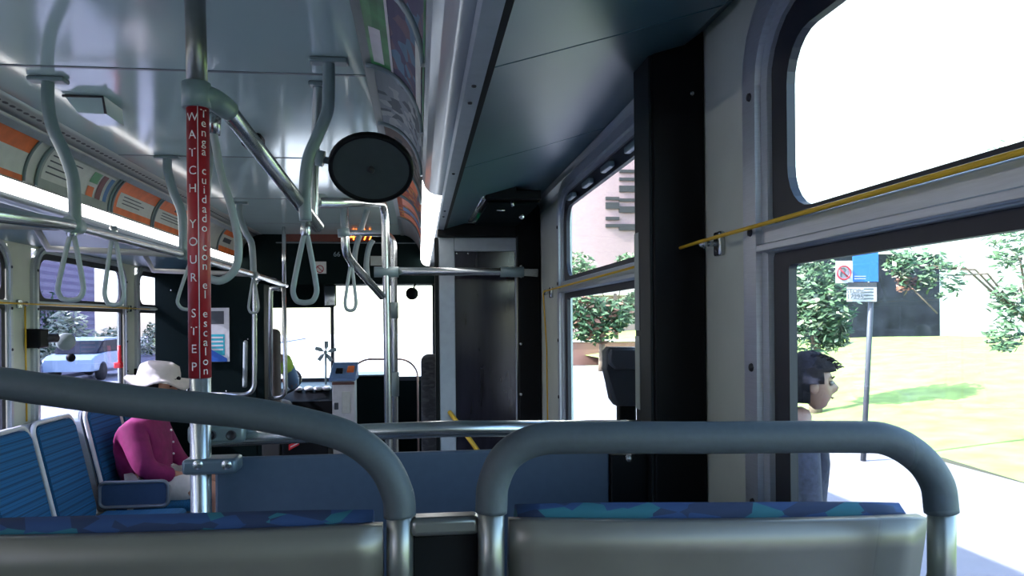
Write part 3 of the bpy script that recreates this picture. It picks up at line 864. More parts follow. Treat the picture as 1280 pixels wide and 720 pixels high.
t = thing('driver', (-1.38, 6.05, 0), 'person in a yellow-green vest driving, mostly hidden behind the black partition', 'person')
dc = Vector((-1.25, 6.12, 0))
sk = Skel(); zs = .82
pel = sk.add(dc + Vector((0, 0, zs)), (.16, .12)); ch = sk.chain(pel, [dc + Vector((0, -.02, zs + .25)), dc + Vector((0, 0, zs + .43))], [(.15, .11), (.17, .11)])
nk = sk.chain(ch, [dc + Vector((0, .01, zs + .55)), dc + Vector((0, .03, zs + .64))], [.055, .055])
for s_ in (-1, 1):
    e_ = sk.chain(ch, [dc + Vector((s_ * .20, .02, zs + .42)), dc + Vector((s_ * .25, .16, zs + .22)), dc + Vector((s_ * .17, .30, zs + .25))], [.06, .048, .030])
    hand(sk, e_, (-s_ * .2, 1, .1), (0, .1, -1), .9, 1, s_)
    k_ = sk.chain(pel, [dc + Vector((s_ * .10, .06, zs)), dc + Vector((s_ * .13, .46, zs + .03)), dc + Vector((s_ * .13, .52, .42)), dc + Vector((s_ * .13, .62, .35))], [.09, .062, .042, .035])
bake_skin(sk.v, sk.e, sk.r, 'body', M['skindark'], t)
person_head(t, dc + Vector((0, .05, zs + .75)), (0, 1, 0), M['skindark'], M['hair'])
sk = Skel(); pel = sk.add(dc + Vector((0, 0, zs + .03)), (.175, .135)); ch = sk.chain(pel, [dc + Vector((0, -.02, zs + .25)), dc + Vector((0, 0, zs + .43))], [(.168, .128), (.185, .125)])
for s_ in (-1, 1): sk.chain(ch, [dc + Vector((s_ * .20, .02, zs + .42)), dc + Vector((s_ * .23, .09, zs + .32))], [.072, .066])
bake_skin(sk.v, sk.e, sk.r, 'vest', M['vest'], t)
for s_ in (-1, 1):
    sk = Skel(); a = sk.add(dc + Vector((s_ * .20, .03, zs + .41)), .066); sk.chain(a, [dc + Vector((s_ * .25, .16, zs + .22)), dc + Vector((s_ * .18, .27, zs + .245))], [.056, .042])
    bake_skin(sk.v, sk.e, sk.r, 'sleeve', M['bluesleeve'], t)
    sk = Skel(); a = sk.add(dc + Vector((s_ * .09, 0, zs)), .10); sk.chain(a, [dc + Vector((s_ * .13, .46, zs + .03)), dc + Vector((s_ * .13, .52, .44))], [.075, .055])
    bake_skin(sk.v, sk.e, sk.r, 'trouser_leg', M['jeans'], t)
t = thing('bucket_chair', (-1.25, 5.95, .30), 'high-backed brown driving chair behind the black partition', 'chair')
MB().box((-1.46, 5.87, .74), (-1.04, 5.96, 1.50), .05, 3).build('backrest', mat('seat_brown', (.10, .085, .08), .8), t)
MB().box((-1.48, 5.95, .66), (-1.02, 6.42, .71), .02, 3).build('seat_cushion', M['jeans'], t)
MB().box((-1.34, 6.02, .30), (-1.16, 6.28, .66), .02).build('pedestal', M['black'], t)
st('floor_driver_platform', MB().box((XL, 5.72, 0), (-.98, 6.84, .30), .01), M['floor'])
cw = Vector((-1.22, 6.66, E - .50)); nx = Vector((0, -.5, .85)).normalized(); ux = Vector((1, 0, 0)); vx = nx.cross(ux)
t = thing('steering_wheel', cw, 'large black steering wheel in front of the driver', 'steering wheel')
mb = MB(); mb.tube([cw + (ux * math.cos(k * PI / 14) + vx * math.sin(k * PI / 14)) * .21 for k in range(28)], .012, 8, closed=True)
mb.build('rim', M['black'], t)
for a in (0.3, 2.4, 4.5): MB().tube([cw, cw + (ux * math.cos(a) + vx * math.sin(a)) * .21], .010, 6).build('spoke', M['black'], t)
MB().ball(cw, .045, 12, (1, 1, .6)).build('hub', M['black'], t)
MB().tube([cw, Vector((-1.22, 6.9, E - .66))], .025, 8).build('steering_column', M['black'], t)

# ---- front door on the curb side
t = thing('door_1', (XR + .02, 6.5, 0), None, None, kind='structure')
for a, b in ((5.9, 6.49), (6.51, 7.1)):
    mb = MB(); ring(mb, (a, b, E - .56, E + .44), (a + .05, b - .05, E - .50, E + .38), .02, .02, XR + .01, XR + .05)
    mb.build('door_leaf_frame', M['black'], t)
    MB().box((XR + .028, a + .04, E - .51), (XR + .034, b - .04, E + .39)).build('door_pane', M['glassR'], t)

# ================================================================ REAR DOOR PARTITION (curb side, Y 3.35)
DY = 3.35
t = thing('door_partition', (P(595, 560, Y=DY).x, DY, 0), 'grey-framed dark glass door panel standing beside the black column', 'door panel')
xa, xb = P(549, 400, Y=DY).x, P(646, 400, Y=DY).x
xi = P(569, 400, Y=DY).x; zt = P(600, 297, Y=DY).z; zi = P(600, 314, Y=DY).z
mb = MB()
mb.box((xa, DY, .02), (xi, DY + .035, zt), .004)
mb.box((xi, DY, zi), (xb, DY + .035, zt), .004)
mb.box((xb - .006, DY, .02), (xb, DY + .035, zi), .002)
mb.box((xi, DY, .02), (xb, DY + .035, .15), .004)
mb.build('door_frame', M['doorframe'], t)
MB().box((xi - .003, DY + .012, .14), (xb - .004, DY + .024, zi + .003)).build('dark_pane', M['darkglass'], t)
MB().box((xa - .018, DY - .004, .02), (xa - .001, DY + .04, zt), .003).build('rubber_edge', M['black'], t)
for px, py in ((571, 317), (585, 317)): MB().ball(P(px, py, Y=DY - .002), .005, 8).build('frame_screw', M['steel'], t)
t = thing('door_header', (P(600, 287, Y=DY).x, DY, P(600, 296, Y=DY).z), 'wide black beam across the top of the grey-framed door panel', 'header beam')
MB().box((P(547, 290, Y=DY - .03).x, DY - .03, zt + .002), (P(647, 290, Y=DY - .03).x, DY + .05, P(600, 279, Y=DY - .03).z), .006).build('beam', M['black'], t)
MB().box((P(562, 290, Y=DY - .03).x, DY - .032, P(600, 279, Y=DY - .03).z), (P(645, 290, Y=DY - .03).x, DY + .03, P(600, 279, Y=DY - .03).z + .006), .002).build('beam_cap', M['seam'], t)
MB().ball(P(600, 275, Y=DY - .01), .007, 8).build('green_indicator', M['greenled'], t)
# black column
t = thing('black_column', (P(660, 500, Y=DY).x, DY, 0), 'black bolted column between the dark door panel and the cream wall pillar', 'column')
c0, c1 = P(648, 400, Y=DY - .02).x, P(676, 400, Y=DY - .02).x
MB().box((c0, DY - .02, 0), (min(c1, XR - .005), DY + .10, P(660, 250, Y=DY).z), .006).build('column_body', M['black'], t)
for py in (333, 346, 430, 493): MB().ball(P(643 + 8, py, Y=DY - .022), .008, 8).build('bolt_head', M['steel'], t)
# door engine box
t = thing('door_engine_box', P(640, 240, Y=2.62), 'black stepped machinery box fixed under the locker panel above the door', 'machinery box')
by2 = 2.62
a, b, c = P(607, 222, Y=by2), P(646, 237, Y=by2), P(677, 249, Y=by2)
mb = MB(); mb.box((a.x, by2, c.z), (b.x, by2 + .35, a.z), .004); mb.box((b.x - .01, by2, c.z), (min(c.x, XR - .012), by2 + .35, b.z), .004); mb.build('box_cover', M['black'], t)
mb = MB(); mb.box((a.x + .01, by2 + .04, P(640, 277, Y=3.2).z), (min(c.x, XR - .012), 3.30, c.z - .01), .006); mb.build('machinery_bay', M['blackgreen'], t)
MB().tube([P(640, 251, Y=by2 + .03), P(641, 258, Y=by2 + .03)], .006, 6).build('hinge_pin', M['steel'], t)
MB().ball(P(626, 263, Y=by2 + .035), .006, 6, (3, 1, .6)).build('latch', M['steel'], t)
MB().ball(P(652, 271, Y=by2 + .035), .010, 8).build('hex_bolt', M['steel'], t)
MB().tube([P(607, 245, Y=by2 + .02), P(588, 275, Y=3.25)], .012, 8).build('gas_strut', M['steel'], t)
# grab bar across door panel
t = thing('cross_bar', P(580, 340, Y=3.2), 'horizontal steel bar crossing in front of the dark door panel', 'grab bar')
mb = MB(); mb.tube([P(482, 339, Y=3.2), P(640, 340, Y=3.2), P(672, 341, Y=3.2)], .017, 12); mb.build('bar_tube', M['steel'], t)
for px in (483, 640):
    c = P(px, 340, Y=3.2); MB().tube([c - Vector((.05, 0, 0)), c + Vector((.05, 0, 0))], .022, 12).build('joint_sleeve', M['greytube'], t)
t = thing('yellow_handrail', P(595, 560, Y=3.28), 'sloping yellow rail low in front of the dark door glass', 'handrail')
MB().tube([P(562, 515, Y=3.352), P(570, 526, Y=3.30), P(606, 575, Y=3.28), P(640, 625, Y=3.28), P(655, 642, Y=3.335)], .010, 8).build('rail_tube', M['yellowp'], t)

# pillar between the door and the front curb-side window carries a cord bracket
# ================================================================ BLACK POST + MODESTY PANEL + RAILS NEAR THE CAMERA
PY = 1.38
t = thing('black_post', (.48, PY + .05, .36), 'broad black floor-to-ceiling post against the curb-side wall', 'post')
MB().box((.437, PY, .36), (XR - .002, PY + .10, E + .60), .004).build('post_body', M['black'], t)
mb = MB(); mb.box((.431, PY + .004, .36), (.4372, PY + .105, E + .60), .002); mb.build('post_lit_side', mat('lit_side_black', (.010, .014, .016), .5, spec=.15), t)  # thin side sheet, its colour lightened for the light on that face
MB().ball(P(865, 117, Y=PY - .001), .005, 8).build('bolt_head', M['steel'], t)
for q0, q1 in ((290, 413), (420, 512)):
    a, b = P(799, q0, X=.4305), P(799, q1, X=.4305); yl = PY + .075
    MB().box((.4295, yl, b.z), (.4315, yl + .03, a.z), .0008).build('label_strip', M['greypaper'], t)
PYY = 1.42
t = thing('modesty_panel', P(515, 600, Y=PYY), 'blue-grey divider panel below the steel rail in front of the seats', 'divider panel')
a, b = P(268, 570, Y=PYY), P(762, 568, Y=PYY)
MB().box((a.x, PYY, .50), (b.x, PYY + .014, a.z - .004), .005).build('panel_sheet', M['modesty'], t)
mb = MB(); mb.box((b.x, PYY - .01, .50), (.437, PYY + .02, b.z), .003); mb.build('black_side_bracket', M['black'], t)
mb = MB(); mb.ball(P(786, 573, Y=PYY - .012), .008, 8); mb.build('bracket_bolt', M['steel'], t)
t = thing('divider_rail', P(580, 535, Y=PYY), 'horizontal steel rail above the blue-grey divider panel', 'handrail')
MB().tube([P(262, 548, Y=PYY), P(560, 536, Y=PYY), P(800, 535, Y=PYY)], .0155, 14).build('rail_tube', M['steel'], t)
a, b = P(234, 533, Y=PYY - .025), P(306, 553, Y=PYY - .025)
MB().box((a.x, PYY - .028, b.z), (b.x, PYY + .03, a.z), .006).build('clamp_block', mat('grey_clamp', (.17, .22, .23), .35, .4), t)
for px in (264, 289): MB().lathe([(0, .001), (.006, .001), (.0065, .004), (.0085, .004), (.009, 0)], P(px, 544, Y=PYY - .028), (0, -1, 0), 12).build('clamp_screw', M['gasket'], t)
# vertical pole with the red sleeve
PP = 1.38
pc = P(249.5, 400, Y=PP)
t = thing('stanchion_pole', (pc.x, PP, .36), 'steel pole wrapped in a red lettered sleeve, nearest the camera', 'pole')
R_ = .0175
MB().tube([(pc.x, PP, .0), (pc.x, PP, P(249, 132, Y=PP).z)], R_, 20).build('lower_tube', M['steel'], t)
MB().tube([(pc.x, PP, P(249, 132, Y=PP).z), (P(243, 0, Y=PP).x, PP, E + .63)], R_, 20).build('upper_tube', M['satin'], t)
za, zb = P(249, 472, Y=PP).z, P(249, 136, Y=PP).z
slv = MB().tube([(pc.x, PP, za), (pc.x, PP, zb)], R_ + .0012, 28).build('red_sleeve', M['red'], t)
toc = math.atan2(-PP, -pc.x)               # direction from the pole to the aisle seats
def bendcol(a0):
    def f(co):
        a = toc + a0 + co.x / (R_ + .0018)
        r = R_ + .0018
        return Vector((math.cos(a) * r, math.sin(a) * r, co.y))
    return f
def column_text(txt, a0, size, z0, z1, nm):
    mb = MB(); L = len(txt)
    for i, chh in enumerate(txt):
        if chh == ' ': continue
        z = z1 + (z0 - z1) * (i + .5) / L
        mb.text(chh, size, Matrix.Translation((pc.x, PP, z)), bend=bendcol(a0))
    return mb.build(nm, M['white'], slv, recalc=False)
column_text('Tenga cuidado con el escalon', .50, .020, za + .004, zb - .004, 'spanish_lettering')
column_text('WATCH YOUR STEP', -.52, .021, za + .004, zb - .004, 'english_lettering')
mb = MB()
a = toc - .02; r = R_ + .0016
mb.tube([(pc.x + math.cos(a) * r, PP + math.sin(a) * r, za), (pc.x + math.cos(a) * r, PP + math.sin(a) * r, zb)], .0009, 6)
mb.build('white_rule', M['white'], slv)
j = P(249, 118, Y=PP)
mb = MB(); mb.tube([(pc.x - .002, PP, P(249, 136, Y=PP).z), (pc.x - .002, PP, P(249, 104, Y=PP).z)], .024, 20)
mb.tube(smooth_path([(pc.x, PP, j.z), (pc.x + .022, PP + .02, j.z - .003), (pc.x + .04, PP + .06, j.z - .012)], 4), [.020] * 8 + [.018], 14)
mb.build('joint_fitting', M['greytube'], t)
mb = MB(); c = P(253, 581, Y=PP)
mb.box((c.x - .028, PP - .026, c.z - .013), (P(296, 581, Y=PP - .02).x, PP + .03, c.z + .013), .006); mb.build('panel_clamp', mat('blue_grey_clamp', (.12, .17, .21), .35, .5), t)
for px in (247, 283): MB().lathe([(0, .002), (.006, .002), (.0085, 0)], P(px, 581, Y=PP - .026), (0, -1, 0), 12).build('clamp_screw', M['steel'], t)

# ---- overhead rail from the pole to the hanger
rA = Vector((pc.x + .035, PP + .05, P(262, 124, Y=PP).z)); rB = P(397, 283, Y=2.02)
t = thing('overhead_rail', rA, 'thick steel overhead rail sloping from the red-sleeved pole to the curved hanger', 'handrail')
MB().tube([rA, rB], .0165, 18).build('rail_tube', M['steel'], t)
def strap(top, px_w, bot, Y, label, swing=0.0, group=None):
    """a soft loop hung from a rail by a metal clamp"""
    tp = P(*top, Y=Y); bp = P(*bot, Y=Y)
    t = thing('hanging_strap', tp, label, 'hand strap', group or 'grey strap loops hanging from the overhead rails')
    hw = px_w * .82 * Y / F; H = tp.z - bp.z
    pts = []
    prof = [(0.03, .0), (0.25, .15), (.62, .45), (.92, .72), (1.0, .86), (.72, .97), (.25, 1.0)]
    L_ = [(-w_, s_) for w_, s_ in prof]; R2 = [(w_, s_) for w_, s_ in prof[::-1]]
    for w_, s_ in L_ + R2:
        c = tp.lerp(bp, s_)
        pts.append(Vector((c.x + w_ * hw, Y + swing * s_ + .002 * (1 if w_ > 0 else -1) * (1 - s_), tp.z - H * s_)))
    MB().tube(smooth_path(pts, 5), .0062, 8, flat=(.8, 1.1)).build('strap_loop', M['strap'], t)
    mb = MB(); mb.lathe([(.010, -.012), (.013, -.006), (.013, .012), (.009, .02)], tp, (0, 0, 1), 12)
    mb.build('strap_clamp', M['steel'], t)
    return t

# curved painted hangers with ceiling flanges
def hanger(name, pts, Y, r, label, flange=True, m='greytube', cat='hanger'):
    pp = [P(px, py, Y=Y) for px, py in pts]
    pp[0].z = E + .625
    t = thing(name, pp[0], label, cat)
    MB().tube(smooth_path(pp, 7), r, 14).build('hanger_tube', M[m], t)
    if flange:
        c = pp[0]
        MB().box((c.x - .045, Y - .02, E + .617), (c.x + .045, Y + .02, E + .629), .004).build('ceiling_flange', M[m], t)
    return t
hanger('curved_hanger', [(411, 76), (411, 110), (409, 140), (397, 170), (385, 200), (381, 240), (382, 276)], 1.86, .0145, 'dark curved hanger tube beside the round mirror')
t = hanger('straight_hanger', [(397, 108), (396, 150), (393, 200), (391, 282)], 2.05, .0125, 'straight steel hanger tube right behind the dark curved one', False, 'steel')
MB().box((P(397, 108, Y=2.05).x - .022, 2.03, E + .619), (P(397, 108, Y=2.05).x + .022, 2.07, E + .629), .003).build('ceiling_flange', M['greytube'], t)
for (fx, fy, Y, lab, pts) in (
    (60, 90, 2.07, 'grey bent hanger tube nearest the camera on the street side', [(60, 92), (60, 128), (66, 160), (82, 195), (92, 228), (94, 278)]),
    (210, 192, 3.0, 'grey bent hanger tube just left of the red sleeve', [(209, 192), (210, 215), (217, 240), (226, 262), (229, 285), (229, 320)]),
    (297, 255, 4.12, 'grey bent hanger tube farthest along the street side', [(299, 254), (300, 270), (307, 290), (314, 303), (316, 320), (317, 344)])):
    hanger('bent_hanger', pts, Y, .0155 if Y < 2.5 else .0165, lab)['group'] = 'bent hangers along the street-side rail'
# round mirror
mc = P(464, 211, Y=1.95)
t = thing('round_mirror', mc, 'round dark-backed convex mirror on an arm under the ceiling', 'mirror')
ax = Vector((-.10, -.72, .62)).normalized()
ax = Vector((-.02, -.66, -.75)).normalized()
MB().lathe([(0, .0), (.05, .001), (.096, .004)], mc, ax, 40).build('mirror_back', M['mirrorback'], t)
MB().lathe([(.095, .004), (.099, .010), (.106, .008), (.107, -.006), (.100, -.012), (.094, -.004), (.095, .004)], mc, ax, 40).build('rubber_rim', M['black'], t)
MB().lathe([(.098, -.006), (.08, -.018), (.04, -.028), (0, -.032)], mc, ax, 40).build('mirror_glass', mat('convex_silver', (.8, .8, .8), .05, 1.0), t)
mb = MB(); mb.ball(mc + ax * .004, .010, 10); mb.build('centre_stud', M['gasket'], t)
mb = MB(); mb.tube([P(388, 197, Y=1.95), P(418, 202, Y=1.96)], .009, 10); mb.tube([P(396, 197, Y=1.95), P(405, 199, Y=1.95)], .020, 12); mb.tube([P(404, 200, Y=1.95), P(420, 203, Y=1.95), mc - ax * .02], .005, 8); mb.build('mirror_arm', M['greytube'], t)

# ---- arched chrome stanchions in the middle
t = thing('arched_stanchion', P(486, 520, Y=3.2), 'arched steel pole standing in the middle of the windscreen view', 'pole')
mb = MB(); pts = [P(487, 560, Y=3.2), P(484, 400, Y=3.2), P(481, 253, Y=3.2), P(395, 253, Y=2.15)]
pts[0].z = 0.0
mb.tube(round_path(pts, .10), .0165, 14); mb.build('pole_tube', M['steel'], t)
MB().tube([P(404, 250, Y=2.28), P(382, 249, Y=2.04)], .018, 12).build('joint_sleeve', M['greytube'], t)
t = thing('arched_stanchion', P(494, 520, Y=3.9), 'thinner arched steel pole right behind the middle one', 'pole')
pts = [P(494, 560, Y=3.9), P(493, 400, Y=3.9), P(492, 292, Y=3.9), P(435, 291, Y=3.9)]
pts[0].z = 0.0
MB().tube(round_path(pts, .07), .0165, 14).build('pole_tube', M['steel'], t)
MB().tube([P(494, 465, Y=3.9), P(494, 495, Y=3.9)], .020, 12).build('lower_sleeve', M['greytube'], t)
MB().tube([P(493, 378, Y=3.9), P(493, 398, Y=3.9)], .020, 12).build('upper_sleeve', M['greytube'], t)
t = thing('drop_rail', P(432, 280, Y=3.0), 'steel drop tube with sloping rail left of the middle pole', 'handrail')
MB().tube(round_path([P(430, 255, Y=2.9), P(432, 316, Y=2.9), P(440, 328, Y=3.0), P(478, 371, Y=3.15)], .04), .0155, 12).build('rail_tube', M['steel'], t)
mb = MB(); mb.tube([P(429, 286, Y=2.9), P(430, 296, Y=2.9)], .022, 12); mb.build('joint_sleeve', M['greytube'], t)
t = thing('bent_hanger', P(466, 262, Y=3.9), 'thin pale bent hanger between the two arched poles', 'hanger')
MB().tube(smooth_path([P(459, 262, Y=3.9), P(452, 285, Y=3.9), P(444, 315, Y=3.9), P(443, 340, Y=3.9)], 6), .014, 10).build('hanger_tube', M['greytube'], t)
MB().tube(smooth_path([P(466, 300, Y=3.9), P(461, 310, Y=3.9), P(458, 330, Y=3.9), P(460, 352, Y=3.9)], 6), .014, 10).build('lower_tube', M['greytube'], t)

# ---- street side overhead rail with cross tubes
t = thing('overhead_rail', P(88, 283, Y=2.07), 'long steel overhead rail running ahead on the street side', 'handrail')
rl = [P(-90, 256, Y=1.25), P(92, 282, Y=2.07), P(229, 318, Y=3.0), P(317, 343, Y=4.12), P(358, 357, Y=5.3)]
MB().tube(rl, .0150, 12).build('rail_tube', M['steel'], t)
for Y, p in ((2.07, rl[1]), (3.0, rl[2]), (4.12, rl[3])):
    MB().tube([p, Vector((-1.36, Y, p.z + .02)), Vector((-1.42, Y, E + .39))] if Y > 2.5 else [p, Vector((-1.55, Y, p.z + .01)), Vector((XL + .01, Y, p.z + .01))], .013, 10).build('cross_tube', mat('pale_tube', (.45, .43, .42), .4, .3), t)
    MB().tube([p - Vector((0, .03, 0)), p + Vector((0, .03, .0))], .021, 12).build('joint_sleeve', M['greytube'], t)
# guard rails beside the driver partition
gy = 5.3
t = thing('guard_rail', P(317, 420, Y=gy), 'steel rail bent round in front of the driver partition, below the poster', 'handrail')
MB().tube(round_path([P(345, 351, Y=gy), P(318, 346, Y=gy), P(318, 494, Y=gy), P(255, 493, Y=gy)], .09), .0165, 12).build('rail_tube', M['steel'], t)
t = thing('guard_rail', P(345, 430, Y=gy), 'narrow U-shaped steel rail at the free end of the driver partition', 'handrail')
MB().tube(round_path([P(352, 361, Y=gy), P(338, 359, Y=gy), P(338, 520, Y=gy)], .06), .0165, 12).build('outer_tube', M['steel'], t)
MB().tube(round_path([P(355, 358, Y=gy - .06), P(357, 496, Y=gy - .06), P(340, 498, Y=gy)], .06), .015, 12).build('inner_tube', M['steel'], t)
t = thing('thin_pole', P(355, 380, Y=gy - .1), 'thin steel pole dropping from the ceiling at the end of the street-side rail', 'pole')
MB().tube([Vector((P(355, 300, Y=gy - .12).x, gy - .12, E + .63)), P(355, 360, Y=gy - .12)], .013, 10).build('pole_tube', M['steel'], t)

# ---- straps
strap((90, 290), 17, (88, 375), 2.07, 'grey strap loop hanging over the left window, nearest the left edge')
strap((142, 291), 13, (143, 381), 2.40, 'grey strap loop hanging before the right end of the left window')
strap((240, 325), 20, (240, 387), 3.1, 'grey strap loop hanging half behind the red sleeve')
strap((317, 346), 7, (317, 391), 4.2, 'small grey strap loop by the poster on the driver partition')
strap((382, 289), 17, (381, 378), 1.98, 'grey strap loop hanging below the end of the thick sloping rail')
strap((439, 330), 8, (438, 388), 3.0, 'small grey strap loop hanging before the windscreen left of the middle pole')
# the long strap by the pole hangs askew
tp = Vector((rA.x + .006, rA.y + .03, rA.z - .03))
t = thing('hanging_strap', tp, 'long grey strap loop hanging askew right behind the red-sleeved pole', 'hand strap', 'grey strap loops hanging from the overhead rails')
Y5 = 1.46
pts = [P(266, 160, Y=Y5), P(276, 215, Y=Y5), P(290, 262, Y=Y5), P(298, 305, Y=Y5), P(294, 336, Y=Y5), P(274, 351, Y=Y5), P(252, 338, Y=Y5 + .02), P(250, 300, Y=Y5 + .03), P(258, 240, Y=Y5 + .03), P(264, 166, Y=Y5 + .01)]
MB().tube(smooth_path(pts, 6), .0075, 8).build('strap_loop', M['strap'], t)
MB().tube([P(268, 142, Y=Y5), P(266, 168, Y=Y5)], .013, 10).build('strap_clamp', M['steel'], t)

# ---- ceiling fittings
t = thing('ceiling_speaker', P(128, 150, Y=2.30), 'pale wedge-shaped box fixed on the ceiling near the street-side cards', 'speaker')
a = P(105, 138, Y=2.35); b = P(152, 140, Y=2.35)
mb = MB(); mb.prism([(a.x, 2.22, E + .629), (b.x, 2.22, E + .629), (b.x - .01, 2.26, E + .590), (a.x + .02, 2.26, E + .590)], (0, .14, 0), .004)
mb.build('speaker_box', M['ceil'], t)
MB().tube([(a.x, 2.215, E + .625), (b.x, 2.215, E + .625), (b.x - .008, 2.255, E + .59)], .004, 6).build('dark_seal', M['gasket'], t)
t = thing('ceiling_camera', P(318, 180, Y=2.7), 'small black camera housing on the ceiling beyond the sloping rail', 'camera')
c = P(316, 181, Y=2.62); c.z = E + .6
MB().box((c.x - .035, 2.6, E + .585), (c.x + .03, 2.68, E + .629), .01).build('camera_housing', M['black'], t)
MB().ball((c.x - .0, 2.64, E + .585), .02, 12).build('camera_lens', M['gasket'], t)

# ================================================================ SEAT BACKS IN FRONT OF THE CAMERA
SD = .86
def front_seat(label, grip, posts, x0, x1, ztop, zslope=0.0):
    """grip: padded part path, posts: list of steel post paths"""
    base = Vector(((x0 + x1) / 2, .95, .36))
    t = thing('passenger_seat', base, label, 'seat')
    MB().tube(smooth_path(grip, 8), .0182, 20).build('foam_grip', M['foam'], t)
    for p in posts: MB().tube(p, .0150, 16).build('frame_tube', M['satin'], t)
    # shell: slightly bowed plate, reclined
    mb = MB(); bm = mb.bm; NX, NZ = 16, 12
    def pt(i, j, off):
        u = i / NX; v = j / NZ
        x = x0 + (x1 - x0) * u
        bow = -.014 * (1 - (2 * u - 1) ** 2)
        z = ztop - .46 * v
        y = SD - .005 + .10 * v + bow + off
        # rounded shoulders
        e = abs(2 * u - 1)
        z += zslope * (u - .5)
        return (x, y, z)
    G = [[bm.verts.new(pt(i, j, 0)) for j in range(NZ + 1)] for i in range(NX + 1)]
    H = [[bm.verts.new(pt(i, j, .022)) for j in range(NZ + 1)] for i in range(NX + 1)]
    def q(*v): f = bm.faces.new(v); f.smooth = True
    for i in range(NX):
        for j in range(NZ):
            q(G[i][j], G[i][j + 1], G[i + 1][j + 1], G[i + 1][j]); q(H[i][j], H[i + 1][j], H[i + 1][j + 1], H[i][j + 1])
    for i in range(NX): q(G[i][0], G[i + 1][0], H[i + 1][0], H[i][0]); q(G[i][NZ], H[i][NZ], H[i + 1][NZ], G[i + 1][NZ])
    for j in range(NZ): q(G[0][j], H[0][j], H[0][j + 1], G[0][j + 1]); q(G[NX][j], G[NX][j + 1], H[NX][j + 1], H[NX][j])
    es = [e for e in bm.edges if len(e.link_faces) == 2 and e.calc_face_angle(0) > .9]
    bmesh.ops.bevel(bm, geom=es, offset=.007, segments=3, profile=.5, affect='EDGES')
    mb.build('back_shell', M['shell'], t)
    # upholstered pad in front of the shell, its crown showing above
    mb = MB(); bm = mb.bm
    def pp(i, k, j):
        u = i / NX; e = abs(2 * u - 1)
        x = x0 + .012 + (x1 - x0 - .024) * u
        crown = zslope * (u - .5) + .003 * (1 - e ** 4)
        y = SD + .020 + .10 * j - .006 * (1 - e * e) + .040 * k
        z = ztop + .004 + crown + (.006 if k == .35 else (.002 if k == .7 else (-.004 if k == 0 else -.014))) - .44 * j
        return (x, y, z)
    ks = [0, .35, .7, 1.0]
    T = [[bm.verts.new(pp(i, k, 0)) for k in ks] for i in range(NX + 1)]
    B = [[bm.verts.new(pp(i, k, 1)) for k in ks] for i in range(NX + 1)]
    for i in range(NX):
        for k in range(3): q(T[i][k], T[i + 1][k], T[i + 1][k + 1], T[i][k + 1]); q(B[i][k], B[i][k + 1], B[i + 1][k + 1], B[i + 1][k])
        q(T[i][3], T[i + 1][3], B[i + 1][3], B[i][3]); q(T[i][0], B[i][0], B[i + 1][0], T[i + 1][0])
    bm.faces.new(T[0] + B[0][::-1]); bm.faces.new(T[NX] + B[NX][::-1])
    mb.build('back_cushion', M['fabric'], t)
    MB().box((x0 + .01, SD + .12, .72), (x1 - .01, SD + .50, .79), .03, 3).build('seat_cushion', M['fabric'], t)
    MB().box((x0 + .03, SD + .11, .36), (x0 + .07, SD + .45, .72), .008).box((x1 - .07, SD + .11, .36), (x1 - .03, SD + .45, .72), .008).build('pedestal', M['satin'], t)
    return t
def pl(l): return [P(a, b, D=SD) for a, b in l]
gr = pl([(614, 640), (617, 604), (634, 570), (668, 551), (720, 547), (880, 547), (1060, 546), (1110, 550), (1148, 572), (1171, 604), (1177, 640)])
x0, x1 = P(637, 655, Y=SD).x, P(1157, 655, Y=SD).x
front_seat('seat back with arched grey foam handle, right of the aisle-side one, next to the window', gr,
           [[gr[0] + Vector((0, 0, .03)), pl([(614, 720)])[0], pl([(614, 900)])[0] + Vector((0, .05, 0))], [gr[-1] + Vector((0, 0, .03)), pl([(1177, 720)])[0], pl([(1177, 900)])[0] + Vector((0, .05, 0))]],
           x0, x1, P(640, 652, Y=SD - .005).z + (P(1155, 648, Y=SD - .005).z - P(640, 652, Y=SD - .005).z) / 2, P(1155, 648, Y=SD - .005).z - P(640, 652, Y=SD - .005).z)
gl = pl([(-98, 620), (-100, 560), (-90, 505), (-60, 480), (0, 479), (44, 485), (178, 503), (300, 515), (380, 530), (438, 548), (478, 580), (497, 618), (500, 645)])
front_seat('seat back with long sloping grey foam handle rising to the left edge of the photo', gl,
           [[gl[-1] + Vector((0, 0, .03)), pl([(500, 720)])[0], pl([(500, 900)])[0] + Vector((0, .05, 0))], [gl[0] + Vector((0, 0, .03)), pl([(-98, 720)])[0], pl([(-98, 900)])[0] + Vector((0, .05, 0))]],
           P(-72, 660, D=SD).x, P(478, 660, Y=SD).x, (P(470, 659, Y=SD - .005).z + P(-72, 674, Y=SD - .005).z) / 2, P(470, 659, Y=SD - .005).z - P(-72, 674, Y=SD - .005).z)
t = thing('seat_coupler', P(557, 655, D=SD), 'short grey metal coupler joining the two seat frames', 'bracket')
a, b = P(513, 645, D=SD), P(600, 669, D=SD)
MB().box((a.x, a.y - .01, b.z), (b.x, a.y + .02, a.z - .001), .006).build('coupler_bar', M['satin'], t)
MB().box((a.x + .0, a.y + .01, b.z - .2), (b.x, a.y + .03, b.z - .002), .004).build('black_sheet', M['black'], t)  # plain black sheet under the coupler bar

